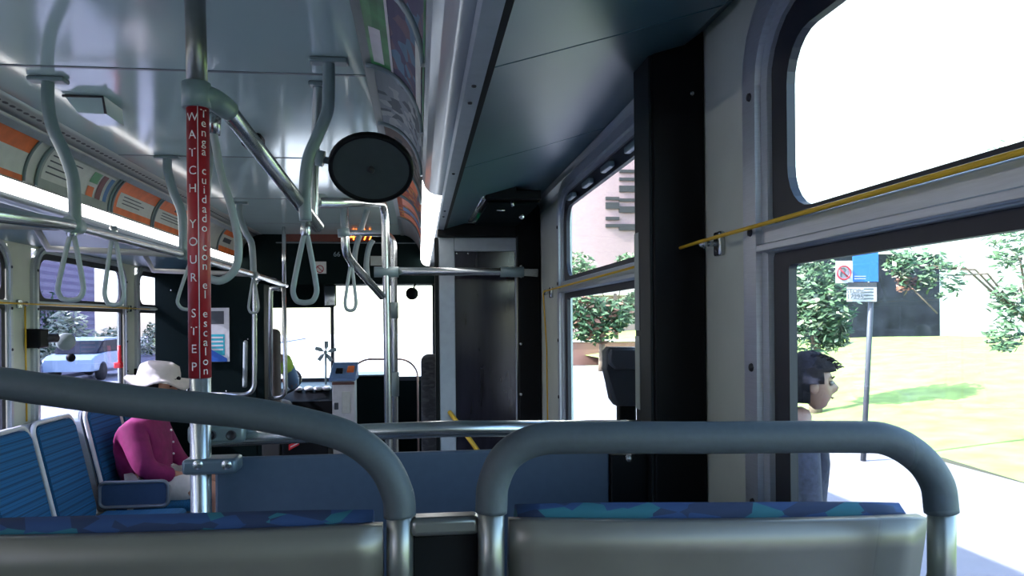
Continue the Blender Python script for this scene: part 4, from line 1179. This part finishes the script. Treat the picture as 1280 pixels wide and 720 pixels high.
# grey headrest shaped unit beyond the post
t = thing('wall_unit', P(775, 520, Y=1.72), 'dark grey rounded moulding on a short black stem beside the black post', 'moulded unit')
uy = 1.66
a, b = P(757, 433, Y=uy), P(812, 509, Y=uy)
pts = [P(*q_, Y=uy) for q_ in ((763, 434), (815, 434), (815, 508), (772, 508), (766, 500), (759, 462), (758, 440))]
MB().prism(pts, (0, .05, 0), .008).build('unit_body', M['greypad'], t)
pts = [P(*q_, Y=uy - .012) for q_ in ((765, 437), (815, 437), (815, 462), (770, 462), (762, 455), (762, 443))]
MB().prism(pts, (0, .02, 0), .005).build('front_pad', mat('mid_grey_moulding', (.07, .085, .11), .45), t)
c = P(781, 508, Y=uy + .03); MB().box((c.x - .018, uy + .01, .36), (c.x + .022, uy + .04, c.z + .01), .004).build('stem', M['black'], t)

# ================================================================ PULL CORDS
t = thing('pull_cord', P(1100, 260, X=XR - .04), 'yellow pull cord strung across the nearest curb-side window', 'pull cord')
cz = E + .133
MB().tube([(XR - .045, -2.2, cz), (XR - .045, 1.30, cz + .003), (XR - .055, 1.42, cz - .002)], .0032, 8).build('cord', M['yellow'], t)
c = Vector((XR - .02, 1.305, cz)); mb = MB(); mb.box((XR - .012, 1.29, cz - .022), (XR, 1.32, cz + .022), .004); mb.ball((XR - .035, 1.305, cz), .009, 10); mb.tube([(XR, 1.305, cz), (XR - .04, 1.305, cz)], .005, 8)
mb.build('cord_bracket', M['steel'], t)
t = thing('pull_cord', P(700, 370, X=XR - .04), 'yellow pull cord along the far curb-side window beyond the black post', 'pull cord')
MB().tube([(XR - .045, 1.56, cz - .012), (XR - .045, 3.0, cz - .02), (XR - .03, 3.10, cz - .03), (XR - .015, 3.12, cz - .25), (XR - .012, 3.12, E - .7)], .0030, 8).build('cord', M['yellow'], t)
mb = MB(); mb.box((XR - .012, 3.03, cz - .045), (XR, 3.07, cz + .0), .004); mb.ball((XR - .03, 3.05, cz - .022), .011, 10); mb.build('cord_bracket', M['steel'], t)
t = thing('pull_cord', P(30, 378, X=XL + .04), 'yellow pull cord along the street-side windows', 'pull cord')
cl = E + .093
MB().tube([(XL + .045, -2, cl), (XL + .045, 3.72, cl), (XL + .045, 5.3, cl)], .004, 8).build('cord', M['yellow'], t)
mb = MB()
for yy in (3.72, 5.06): mb.box((XL, yy - .02, cl - .02), (XL + .012, yy + .02, cl + .02), .004); mb.ball((XL + .035, yy, cl), .012, 10)
mb.build('cord_bracket', M['steel'], t)
MB().tube([(XL + .012, 3.76, cl), (XL + .010, 3.77, E - .45)], .004, 6).build('drop_cord', M['yellow'], t)
# wall unit on street side
t = thing('wall_lamp', P(50, 425, X=XL + .03), 'black bracket with pale round disc on the pillar left of the street-side window', 'wall fitting')
a = P(48, 423, X=XL + .04)
MB().box((XL + .001, a.y - .05, a.z - .045), (XL + .07, a.y + .04, a.z + .045), .008).build('black_box', M['black'], t)
mb = MB(); mb.tube([(XL + .05, a.y + .03, a.z), (XL + .08, a.y + .09, a.z)], .022, 12); mb.build('swivel_neck', M['gasket'], t)
MB().lathe([(0, -.012), (.040, -.008), (.044, 0), (.035, .01), (0, .012)], (XL + .10, a.y + .14, a.z - .02), (.3, -.95, .1), 24).build('pale_disc', M['strap'], t)
MB().ball((XL + .11, a.y + .17, a.z - .10), .022, 12).build('black_knob', M['black'], t)
# red release handle
t = thing('window_release', P(149, 440, X=XL + .03), 'red emergency release handle at the edge of the street-side window', 'release handle')
a = P(149, 432, X=XL + .03); b = P(150, 456, X=XL + .03)
MB().tube([a, b], .010, 10).box((XL + .001, b.y - .02, b.z - .02), (XL + .04, b.y + .03, b.z + .015), .006).build('handle_grip', M['redhandle'], t)
t = thing('wall_switch', P(171, 471, X=XL + .02), 'small black plate on the cream pillar behind the white hat', 'wall plate')
a = P(171, 470, X=XL + .01)
MB().box((XL + .001, a.y - .025, a.z - .05), (XL + .014, a.y + .025, a.z + .05), .003).build('plate', M['black'], t)
MB().box((XL + .014, a.y - .008, a.z - .015), (XL + .022, a.y + .008, a.z + .015), .002).build('toggle', M['gasket'], t)

# ================================================================ STREET SIDE BENCH SEATS
def side_seat(y0, y1, label):
    t = thing('side_seat', (-1.45, (y0 + y1) / 2, .16), label, 'seat', 'sideways seats along the street side')
    zt = E - .45; zc = .62
    g = .012
    # backrest: leaning slab with rounded top corners
    def slab(mb, ya, yb, za, zb, o0, o1, r):
        pr = rrect(ya, yb, za, zb, r, 5)
        def X(z, o): return -1.725 + (zt - z) / (zt - zc) * .11 + o
        a = [mb.bm.verts.new((X(z, o0), y, z)) for y, z in pr]; b = [mb.bm.verts.new((X(z, o1), y, z)) for y, z in pr]
        n_ = len(pr)
        mb.bm.faces.new(a); mb.bm.faces.new(b[::-1])
        for i in range(n_): mb.bm.faces.new((a[i], b[i], b[(i + 1) % n_], a[(i + 1) % n_]))
        es = [e for e in b[0].link_edges] and [mb.bm.edges.get((b[i], b[(i + 1) % n_])) for i in range(n_)]
        rr = bmesh.ops.bevel(mb.bm, geom=es, offset=.008, segments=2, profile=.5, affect='EDGES')
    mb = MB(); slab(mb, y0 + g, y1 - g, zc - .05, zt, -.05, -.018, .05); mb.build('back_shell', M['alu'], t)
    mb = MB(); slab(mb, y0 + g + .022, y1 - g - .022, zc - .02, zt - .012, -.018, .022, .04); mb.build('back_cushion', M['bluefab'], t)
    ed = []
    for y, z in rrect(y0 + g + .008, y1 - g - .008, zc - .05, zt, .05, 5):
        if z > zc - .02: ed.append(Vector((-1.725 + (zt - z) / (zt - zc) * .11 + .004, y, z)))
    MB().tube(ed, .011, 8).build('pale_edge_trim', M['whiteplastic'], t)
    MB().box((-1.57, y0 + g, zc - .06), (-1.17, y1 - g, zc), .025, 3).build('seat_cushion', M['bluefab'], t)
    MB().box((-1.60, y0 + g, zc - .10), (-1.20, y1 - g, zc - .055), .015).build('seat_pan', M['greypad'], t)
    MB().box((-1.55, y0 + .12, .16), (-1.30, y1 - .12, zc - .09), .01).build('pedestal', M['black'], t)
    return t
side_seat(2.74, 3.17, 'blue sideways seat nearest the left edge of the photo')
side_seat(3.17, 3.60, 'blue sideways seat at the left edge, below the foam handle')
side_seat(3.60, 4.03, 'blue sideways seat with empty cushion, directly left of the armrest')
side_seat(4.13, 4.57, 'blue sideways seat the person in magenta sits on')
side_seat(4.57, 5.00, 'blue sideways seat just beyond the person in magenta')
t = thing('armrest', (-1.45, 4.10, .6), 'padded blue armrest with silver edge beside the person in magenta', 'armrest')
pr = rrect(-1.60, -1.27, E - .925, E - .80, .03, 5)
mb = MB(); mb.prism([(x, 4.035, z) for x, z in pr], (0, .035, 0), .008); mb.build('arm_pad', mat('blue_grey_pad', (.03, .06, .13), .7), t)
mb = MB(); mb.tube([Vector((x, 4.035, z)) for x, z in pr], .010, 8, closed=True); mb.build('silver_edge', mat('dull_edge', (.20, .22, .25), .4, .5), t)

# ---- person in magenta
t = thing('seated_person', (-1.45, 4.40, .64), 'person in a magenta shirt, pale shorts and white hat sitting sideways', 'person')
def Q(x, y, z): return Vector((x, y, z))
hipz = .675; HX = -1.49; HY = 4.34
sk = Skel()
pel = sk.add(Q(HX + 0.009, HY, hipz), (.155, .115))
bel = sk.add(Q(HX + 0.000, HY, hipz + 0.138), (.15, .12), pel)
che = sk.add(Q(HX + -0.009, HY, hipz + 0.284), (.16, .12), bel)
nec = sk.chain(che, [Q(HX + 0.018, HY, hipz + 0.387), Q(HX + 0.046, HY, hipz + 0.430)], [.055, .052])
arms = {}
for s_ in (-1, 1):
    sh = Q(HX + 0.000, HY + s_ * .17, hipz + 0.310)
    el = Q(HX + 0.083, HY + s_ * .22, hipz + 0.112)
    wr_ = Q(HX + 0.205, HY + s_ * .09 - .02, hipz + 0.060)
    e_ = sk.chain(che, [sh, el, wr_], [.058, .044, .028]); arms[s_] = (sh, el, wr_)
    hand(sk, e_, (1, -s_ * .35, -.1), (0, -s_ * .6, -.8), .8, .95, s_)
    kn = Q(HX + 0.414, HY + s_ * .11, hipz - .02)
    sk.chain(pel, [Q(HX + 0.083, HY + s_ * .09, hipz - .01), kn, Q(HX + 0.432, HY + s_ * .11, hipz - .35), Q(HX + 0.414, HY + s_ * .11, .06)], [.088, .06, .05, .034])
bake_skin(sk.v, sk.e, sk.r, 'body', M['skin'], t)
hd = Q(HX + 0.083, HY, hipz + 0.516)
person_head(t, hd, (.95, -.15, -.12), M['skin'], M['hair'], True)
sk = Skel()
pel = sk.add(Q(HX + 0.009, HY, hipz - .01), (.175, .14)); bel = sk.add(Q(HX + 0.005, HY, hipz + 0.138), (.178, .15), pel); che = sk.add(Q(HX + -0.009, HY, hipz + 0.292), (.175, .135), bel)
sk.chain(che, [Q(HX + 0.005, HY, hipz + 0.370)], [.075])
for s_ in (-1, 1):
    sh, el, wr_ = arms[s_]
    sk.chain(che, [sh, (sh + el) / 2, el, el.lerp(wr_, .5), el.lerp(wr_, .93)], [.078, .070, .064, .055, .044])
bake_skin(sk.v, sk.e, sk.r, 'shirt', M['magenta'], t, 2)
for k in range(4): MB().ball(Q(HX + .158 + .012 * math.sin(k), HY - .05, hipz + (.33 - k * .07) * .9), .006, 8).build('shirt_button', M['white'], t)
sk = Skel(); pel = sk.add(Q(HX + 0.009, HY, hipz - .03), (.16, .10))
for s_ in (-1, 1): sk.chain(pel, [Q(HX + 0.092, HY + s_ * .09, hipz - .005), Q(HX + 0.322, HY + s_ * .105, hipz - .005)], [.105, .086])
bake_skin(sk.v, sk.e, sk.r, 'shorts', M['shorts'], t)
for s_ in (-1, 1):
    MB().box((-1.13, HY + s_ * .11 - .045, .165), (-.87, HY + s_ * .11 + .045, .24), .03, 3).build('shoe', M['white'], t)
mb = MB()
mb.lathe([(.17, -.012), (.155, .004), (.112, .022), (.108, .05), (.098, .085), (.06, .105), (0, .11)], hd + Q(-.005, 0, .045), (.12, 0, 1), 32)
for v in mb.bm.verts:
    rr_ = math.hypot(v.co.x - hd.x, v.co.y - hd.y)
    if rr_ > .13: v.co.z += .018 * math.sin(4 * math.atan2(v.co.y - hd.y, v.co.x - hd.x))
bmesh.ops.solidify(mb.bm, geom=list(mb.bm.faces), thickness=.004)
mb.build('hat', M['hat'], t)
t = thing('drinking_cup', (-1.185, 4.34, hipz + .098), 'white lidded cup held by the person in magenta', 'cup')
cc = Q(-1.185, 4.34, hipz + .098)
MB().lathe([(0, 0), (.024, 0), (.031, .062), (0, .062)], cc, (0, 0, 1), 24).build('cup_body', M['paper'], t)
MB().lathe([(.033, .060), (.034, .067), (.030, .072), (.028, .078), (0, .078)], cc, (0, 0, 1), 24).build('cup_lid', M['whiteplastic'], t)
# small items low ahead, seen under the rail
t = thing('warning_sticker_box', P(367, 556, Y=5.0), 'low dark box with a slanted red and white warning sticker', 'box')
a = P(352, 545, Y=5.05); b = P(410, 545, Y=5.05)
MB().box((a.x, 5.05, 0), (b.x, 5.35, a.z + .01), .01).build('box_body', M['black'], t)
pts = [P(361, 556, Y=5.045), P(374, 550, Y=5.045), P(374, 556, Y=5.045), P(361, 563, Y=5.045)]
MB().prism(pts, (0, -.002, 0)).build('red_sticker', M['redhandle'], t)
pts = [P(363, 558, Y=5.042), P(373, 553, Y=5.042), P(373, 554.5, Y=5.042), P(363, 559.5, Y=5.042)]
MB().prism(pts, (0, -.001, 0)).build('white_print', M['white'], t)
a, b = P(327, 549, Y=5.1), P(350, 549, Y=5.1)
t = thing('brown_post', ((a.x + b.x) / 2, 5.1, 0), 'short brown-grey post seen under the rail beside the red sticker', 'post')
MB().box((a.x, 5.1, 0), (b.x, 5.2, a.z + .03), .01).build('post_body', mat('brown_grey', (.06, .055, .05), .6), t)
MB().box((a.x - .01, 5.09, a.z + .03), (b.x + .01, 5.21, a.z + .045), .004).build('post_cap', M['seam'], t)

# ================================================================ OUTSIDE
GZ = E - 1.85         # sidewalk level
def ground(name, x0, x1, y0, y1, z, m, d=.2):
    return st(name, MB().box((x0, y0, z - d), (x1, y1, z)), m)
ground('ground_road', -60, 1.0, -60, 120, GZ - .15, M['road'])
ground('ground_sidewalk', 1.0, 6.6, -60, 120, GZ, M['sidewalk'])
# lawn: rises gently away from the sidewalk
mb = MB(); nx_, ny_ = 24, 30
def lawn_z(x, y):
    k = min(1, max(0, (x - 6.6) / 6) ) ; k2 = min(1, max(0, (y - 8) / 14))
    return GZ - .03 + 1.19 * max(0, k * .6 * min(1, k2 + .5) + k2 * .4) + .05 * math.sin(x * .7) * math.sin(y * .5)
G = [[mb.bm.verts.new((6.6 + 50 * (i / nx_) ** 1.6, -30 + 120 * j / ny_, lawn_z(6.6 + 50 * (i / nx_) ** 1.6, -30 + 120 * j / ny_))) for j in range(ny_ + 1)] for i in range(nx_ + 1)]
for i in range(nx_):
    for j in range(ny_):
        f = mb.bm.faces.new((G[i][j], G[i + 1][j], G[i + 1][j + 1], G[i][j + 1])); f.smooth = True
st('ground_lawn', mb, M['grass'])

# building A: pale wall with a big dark window (right view)
def building(name, label, x0, x1, y0, y1, z0, z1, m, wins, wm='pane', frame='whiteplastic'):
    t = thing(name, ((x0 + x1) / 2, (y0 + y1) / 2, z0), label, 'building')
    MB().box((x0, y0, z0), (x1, y1, z1)).build('walls', m, t)
    MB().box((x0 - .2, y0 - .2, z1), (x1 + .2, y1 + .2, z1 + .3), .03).build('roof_edge', M['plaster'], t)
    for (a, b, c, d, face) in wins:
        mb = MB(); mf = MB()
        if face == 'F': mb.box((a, y0 - .04, c), (b, y0 + .05, d)); mf.box((a - .08, y0 - .10, c - .12), (b + .08, y0 - .0, c)).box((a - .08, y0 - .10, d), (b + .08, y0, d + .1)).box(((a + b) / 2 - .05, y0 - .07, c), ((a + b) / 2 + .05, y0 - .03, d))
        elif face == 'R': mb.box((x1 - .05, a, c), (x1 + .04, b, d)); mf.box((x1, a - .08, c - .12), (x1 + .10, b + .08, c)).box((x1, a - .08, d), (x1 + .1, b + .08, d + .1)).box((x1 + .03, (a + b) / 2 - .05, c), (x1 + .07, (a + b) / 2 + .05, d))
        w_ = mb.build('window', M[wm], t)
        mf.build('window_trim', M[frame], w_)
    return t
ya = 24.0
wa, wb = P(996, 345, Y=ya), P(1174, 427, Y=ya)
building('pale_building', 'pale rendered building with one large dark window beyond the lawn', P(985, 400, Y=ya).x, 60, ya, 40, GZ, 24, M['plaster'],
         [(wa.x, wb.x, wb.z, P(1100, 318, Y=ya).z, 'F'), (26, 30, 2.0, 4.5, 'F')], 'pane')
yb_ = 46.0
ba = P(640, 400, Y=yb_); bb = P(985, 400, Y=yb_)
t = building('brick_building', 'pink brick building with dark louvre strips seen through the far window', ba.x, bb.x - 4.5, yb_, 60, GZ, 22, M['brick'], [])
mb = MB()
for (p0, p1) in (((757, 246), (774, 250)), ((757, 253), (774, 261)), ((757, 271), (774, 275)), ((757, 280), (774, 284)), ((774, 222), (797, 226)), ((774, 232), (797, 240)), ((774, 248), (800, 252)), ((774, 258), (800, 266)), ((774, 280), (800, 288)), ((774, 212), (800, 216))):
    a, b = P(*p0, Y=yb_ - .1), P(*p1, Y=yb_ - .1); mb.box((a.x, yb_ - .15, b.z), (b.x, yb_ + .05, a.z))
mb.build('louvres', M['louvre'], t)
a, b = P(700, 343, Y=yb_ - .3), P(890, 330, Y=yb_ - .3)
MB().box((a.x, yb_ - .4, a.z - 1.3), (b.x, yb_, a.z), .02).build('pale_band', M['plaster'], t)
a = P(716, 428, Y=30); b = P(800, 440, Y=30)
t = thing('garden_wall', (6.5, 30, GZ), 'low brown wall above the lawn seen through the far window', 'wall')
MB().box((3.4, 30, GZ), (9.6, 30.3, a.z), .02).build('wall_body', M['brown'], t)
MB().box((3.3, 29.95, a.z), (9.7, 30.35, a.z + .08), .02).build('wall_coping', M['plaster'], t)

def leafcloud(name, centers, n, size, mats, parent, seed=1):
    rnd = random.Random(seed); mb = MB()
    for k in range(n):
        c, r = centers[rnd.randrange(len(centers))]
        while True:
            d = Vector((rnd.uniform(-1, 1), rnd.uniform(-1, 1), rnd.uniform(-1, 1)))
            if d.length < 1: break
        p = Vector(c) + d * r
        u = Vector((rnd.uniform(-1, 1), rnd.uniform(-1, 1), rnd.uniform(-.6, .6))).normalized(); v = u.orthogonal().normalized()
        s_ = size * rnd.uniform(.6, 1.3)
        mb.face([p - u * s_, p + v * s_ * .38 - u * s_ * .2, p + u * s_, p - v * s_ * .38 - u * s_ * .2], 0 if rnd.random() < .85 else len(mats) - 1)
    return mb.build(name, mats, parent, recalc=False)

def tree(label, base, h, crown, n, size, mats, seed, cat='tree', trunk=.12):
    t = thing('tree', base, label, cat)
    base = Vector(base); rnd = random.Random(seed)
    mb = MB(); top = base + Vector((0, 0, h * .55))
    mb.tube(smooth_path([base, base + Vector((.05, .05, h * .3)), top], 4), [trunk * (1 - .05 * k) for k in range(9)], 10)
    for c, r in crown:
        mb.tube([base + Vector((0, 0, h * .35)), (top + Vector(c)) / 2, Vector(c)], [trunk * .35, trunk * .18, trunk * .08], 6)
    mb.build('trunk', M['bark'], t)
    leafcloud('foliage', crown, n, size, mats, t, seed)
    return t
# tree left of sign, branches above the lawn, tree at right edge
c1 = P(1018, 370, D=13.5)
tree('green tree just left of the no-parking sign beyond the sidewalk', (c1.x, c1.y, lawn_z(c1.x, c1.y) - .05), 3.2,
     [(P(1010, 350, D=13.5), .55), (P(1035, 380, D=13.3), .50), (P(1012, 410, D=13.6), .55), (P(1040, 415, D=13.5), .35), (P(1000, 380, D=13.5), .6)], 2600, .085, [M['leaf'], M['leafpale']], 3)
c2 = P(1290, 500, D=11.5)
t = tree('sparse tree at the right edge whose branches hang before the large dark window', (c2.x, c2.y, lawn_z(c2.x, c2.y) - .05), 4.2,
     [(P(1150, 335, D=11.5), .36), (P(1180, 345, D=11.4), .36), (P(1125, 330, D=11.5), .22), (P(1262, 310, D=11.5), .35), (P(1262, 380, D=11.2), .30), (P(1255, 420, D=11.2), .25), (P(1290, 350, D=11.4), .6), (P(1290, 250, D=11.4), 1.0)], 1500, .07, [M['leaf'], M['leafpale']], 5, trunk=.09)
leafcloud('reddish_foliage', [(P(1134, 355, D=11.6), .16), (P(1128, 345, D=11.6), .12)], 140, .06, [M['leafred']], t, 8)['label'] = 'small reddish leaf cluster'
MB().tube([P(1120, 340, D=11.6), P(1172, 392, D=11.4)], .012, 6).build('twig', M['bark'], t)
c3 = P(745, 400, Y=26)
tree('reddish and green tree beyond the low brown wall', (c3.x + .3, 26.5, GZ), 4.5,
     [(P(730, 395, Y=26), .9), (P(750, 400, Y=26), .9), (P(722, 385, Y=26), .8), (P(770, 395, Y=26), .6)], 1500, .16, [M['leaf'], M['leafred']], 11)
c3 = P(790, 340, Y=34)
tree('small green tree in front of the pink brick building', (c3.x - .8, 34, GZ), 5.5,
     [(P(785, 335, Y=34), .7), (P(722, 338, Y=34), .9), (P(796, 385, Y=34), .8)], 1000, .2, [M['leaf'], M['leafpale']], 12)
# street sign
SDp = 9.76
t = thing('street_sign', P(1079, 580, Z=GZ), 'bus stop sign pole with no-parking sign, blue panel and small notice', 'street sign')
bp = P(1079, 582, D=SDp); bp.z = GZ
tpz = P(1092, 310, D=SDp)
MB().tube([bp, Vector((tpz.x, tpz.y, tpz.z))], .035, 10).build('sign_post', M['galv'], t)
def signp(p0, p1, m, nm, d):
    a, b = P(*p0, D=SDp - .05 - d), P(*p1, D=SDp - .05 - d)
    c = P(p1[0], p0[1], D=SDp - .05 - d); e = P(p0[0], p1[1], D=SDp - .05 - d)
    return MB().prism([a, c, b, e], fwd * .01).build(nm, m, t)
wp = signp((1045, 326), (1067, 354), M['signwhite'], 'no_parking_plate', 0)
bl = signp((1066, 305), (1098, 352), M['signblue'], 'blue_plate', .001)
signp((1060, 353), (1096, 359), M['louvre'], 'dark_band', .002)
nt_ = signp((1059, 359), (1096, 377), M['signwhite'], 'white_notice', .003)
Rs = Matrix((rgt, up, -fwd)).transposed().to_4x4()
mb = MB(); c = P(1055, 341, D=SDp - .07)
mb.tube([c + (rgt * math.cos(k * PI / 12) + up * math.sin(k * PI / 12)) * .085 for k in range(24)], .010, 6, closed=True)
mb.tube([c + (-rgt + up) * .058, c + (rgt - up) * .058], .008, 6); mb.build('red_ring', M['signred'], wp)
MB().text('R', .17, Matrix.Translation(c + fwd * .005) @ Rs, depth=.002).build('letter', M['ink'], wp)
mb = MB(); mb.text('STOP#', .075, Matrix.Translation(P(1069, 364, D=SDp - .07)) @ Rs, depth=.002); mb.text('17295', .085, Matrix.Translation(P(1069, 371, D=SDp - .07)) @ Rs, depth=.002)
mb.build('stop_number', M['ink'], nt_)
mb = MB()
for k in range(4): a = P(1080, 362 + k * 4, D=SDp - .07); mb.box(a, a + Vector((.13, .002, .015)))
mb.build('small_print', M['ink'], nt_)
mb = MB()
for k in range(2): a = P(1068, 346 + k * 3, D=SDp - .07); mb.box(a, a + Vector((.24, .002, .012)))
mb.build('white_line_of_print', M['signwhite'], bl)

# ---- man outside
t0 = P(1010, 478, D=3.36)
mx, my = t0.x, t0.y
t = thing('standing_man', (mx, my, GZ), 'man with short dark hair in profile on the sidewalk outside the nearest window', 'person')
fd = Vector((.97, -.25, 0)).normalized(); ld = Vector((0, 0, 1)).cross(fd)
def W(f_, l_, z): return Vector((mx, my, GZ)) + fd * f_ + ld * l_ + Vector((0, 0, z))
Z0 = t0.z - GZ + .0          # skull centre height
sk = Skel(); pel = sk.add(W(-.07, 0, .92), (.15, .11)); wa_ = sk.add(W(-.07, 0, 1.10), (.135, .10), pel); che = sk.add(W(-.06, 0, 1.28), (.155, .11), wa_)
nk = sk.chain(che, [W(-.05, 0, Z0 - .185), W(-.025, 0, Z0 - .10)], [.058, .054])
for s_ in (-1, 1):
    sh = W(-.07, s_ * .19, 1.345 if Z0 > 1.5 else Z0 - .21); el = W(-.06, s_ * .24, 1.06); wr_ = W(.06, s_ * .22, .84)
    e_ = sk.chain(che, [sh, el, wr_], [.058, .045, .03]); hand(sk, e_, (.25, 0, -1), (0, -s_, 0), .5, 1, s_)
    sk.chain(pel, [W(-.07, s_ * .09, .86), W(-.03, s_ * .10, .48), W(-.08 - .05 * s_, s_ * .10, .09), W(.05 - .05 * s_, s_ * .10, .035)], [.088, .06, .042, .035])
bake_skin(sk.v, sk.e, sk.r, 'body', M['skindark'], t)
person_head(t, W(.01, 0, Z0 - .005), fd, M['skindark'], M['hair'])
sk = Skel(); pel = sk.add(W(-.07, 0, .86), (.16, .13)); wa_ = sk.add(W(-.07, 0, 1.08), (.155, .125), pel); che = sk.add(W(-.06, 0, 1.28), (.172, .13), wa_)
sk.chain(che, [W(-.06, 0, Z0 - .21), W(-.05, 0, Z0 - .155)], [.105, .078])
for s_ in (-1, 1):
    sh = W(-.07, s_ * .19, Z0 - .215); el = W(-.06, s_ * .24, 1.06); wr_ = W(.06, s_ * .22, .84)
    sk.chain(che, [sh, el, el.lerp(wr_, .92)], [.073, .06, .045])
bake_skin(sk.v, sk.e, sk.r, 'jacket', M['jacket'], t, 2)
for s_ in (-1, 1):
    sk = Skel(); a = sk.add(W(-.07, s_ * .085, .88), .11); sk.chain(a, [W(-.03, s_ * .10, .48), W(-.08 - .05 * s_, s_ * .10, .10)], [.08, .062])
    bake_skin(sk.v, sk.e, sk.r, 'trouser_leg', M['jeans'], t)
    MB().box(W(-.14 - .05 * s_, s_ * .10 - .045, 0), W(.14 - .05 * s_, s_ * .10 + .045, .08), .03, 3).build('shoe', M['black'], t)

# ---- street side view
t = building('mauve_building', 'long mauve building across the street behind the left windows', -34, -24, -10, 60, GZ - .2, 8, M['mauve'],
         [(y, y + 2.2, z, z + 1.6, 'R') for y in (16, 20, 24, 28, 32, 36, 40, 44, 48) for z in (.9, 4.4)], 'pane')
ground('ground_verge', -26, -13, -40, 90, GZ - .02, M['sidewalk'], .15)
def shrub(label, x, y, h, n, seed, mats):
    z = GZ - .02
    t = thing('shrub', (x, y, z), label, 'shrub')
    leafcloud('foliage', [((x, y, z + h * .45), h * .5), ((x + .4, y + .5, z + h * .35), h * .38), ((x - .3, y - .5, z + h * .35), h * .38), ((x, y, z + h * .8), h * .35)], n, .16, mats, t, seed)
    mb = MB()
    rnd = random.Random(seed)
    for k in range(9): mb.tube([(x, y, z), (x + rnd.uniform(-.5, .5), y + rnd.uniform(-.5, .5), z + h * .8)], .02, 5)
    mb.build('stems', M['bark'], t)
for (lab, x, px, h, n, sd, mm) in (
    ('pale bushy shrub filling the left window across the street', -15.2, 85, 2.3, 900, 21, ['leafpale', 'leaf']),
    ('round pale shrub at the right end of the left window', -15.4, 140, 1.5, 700, 22, ['leafpale', 'leaf']),
    ('haze-paled shrub seen through the window beside the driver partition', -15, 195, 1.7, 700, 23, ['leafpale', 'leaf']),
    ('tall thin shrub behind the pale bushy one', -20, 62, 3.2, 900, 24, ['leaf', 'leafpale'])):
    p = P(px, 430, X=x)
    shrub(lab, x, p.y, h, n, sd, [M[q] for q in mm])
# car
cp = P(118, 447, X=-12.0)
t = thing('parked_car', (cp.x, cp.y, GZ - .15), 'light blue car in the street seen through the left window', 'car')
z0 = GZ - .15
def carY(y, z): return Vector((cp.x - .85, cp.y + y, z0 + z))
body = [(-2.2, .35), (-2.2, .75), (-1.9, .9), (-1.1, .98), (1.0, .98), (1.9, .86), (2.2, .7), (2.2, .35)]
MB().prism([carY(*q) for q in body], (1.7, 0, 0), .08).build('car_body', M['carblue'], t)
cab = [(-1.6, .96), (-1.0, 1.42), (.4, 1.45), (1.1, .97)]
MB().prism([carY(*q) + Vector((.1, 0, 0)) for q in cab], (1.5, 0, 0), .05).build('cabin_glass', M['pane'], t)
MB().prism([carY(*q) + Vector((.08, 0, .01)) for q in ((-1.05, 1.38), (-.98, 1.46), (.38, 1.49), (.46, 1.41))], (1.54, 0, 0), .02).build('roof', M['carblue'], t)
for y in (-1.4, 1.4):
    for x in (-.02, 1.52):
        MB().lathe([(0, 0), (.2, 0), (.32, .02), (.33, .12), (.32, .2), (0, .2)], carY(y, .33) + Vector((x, 0, 0)), (1, 0, 0), 20).build('wheel', M['tyre'], t)
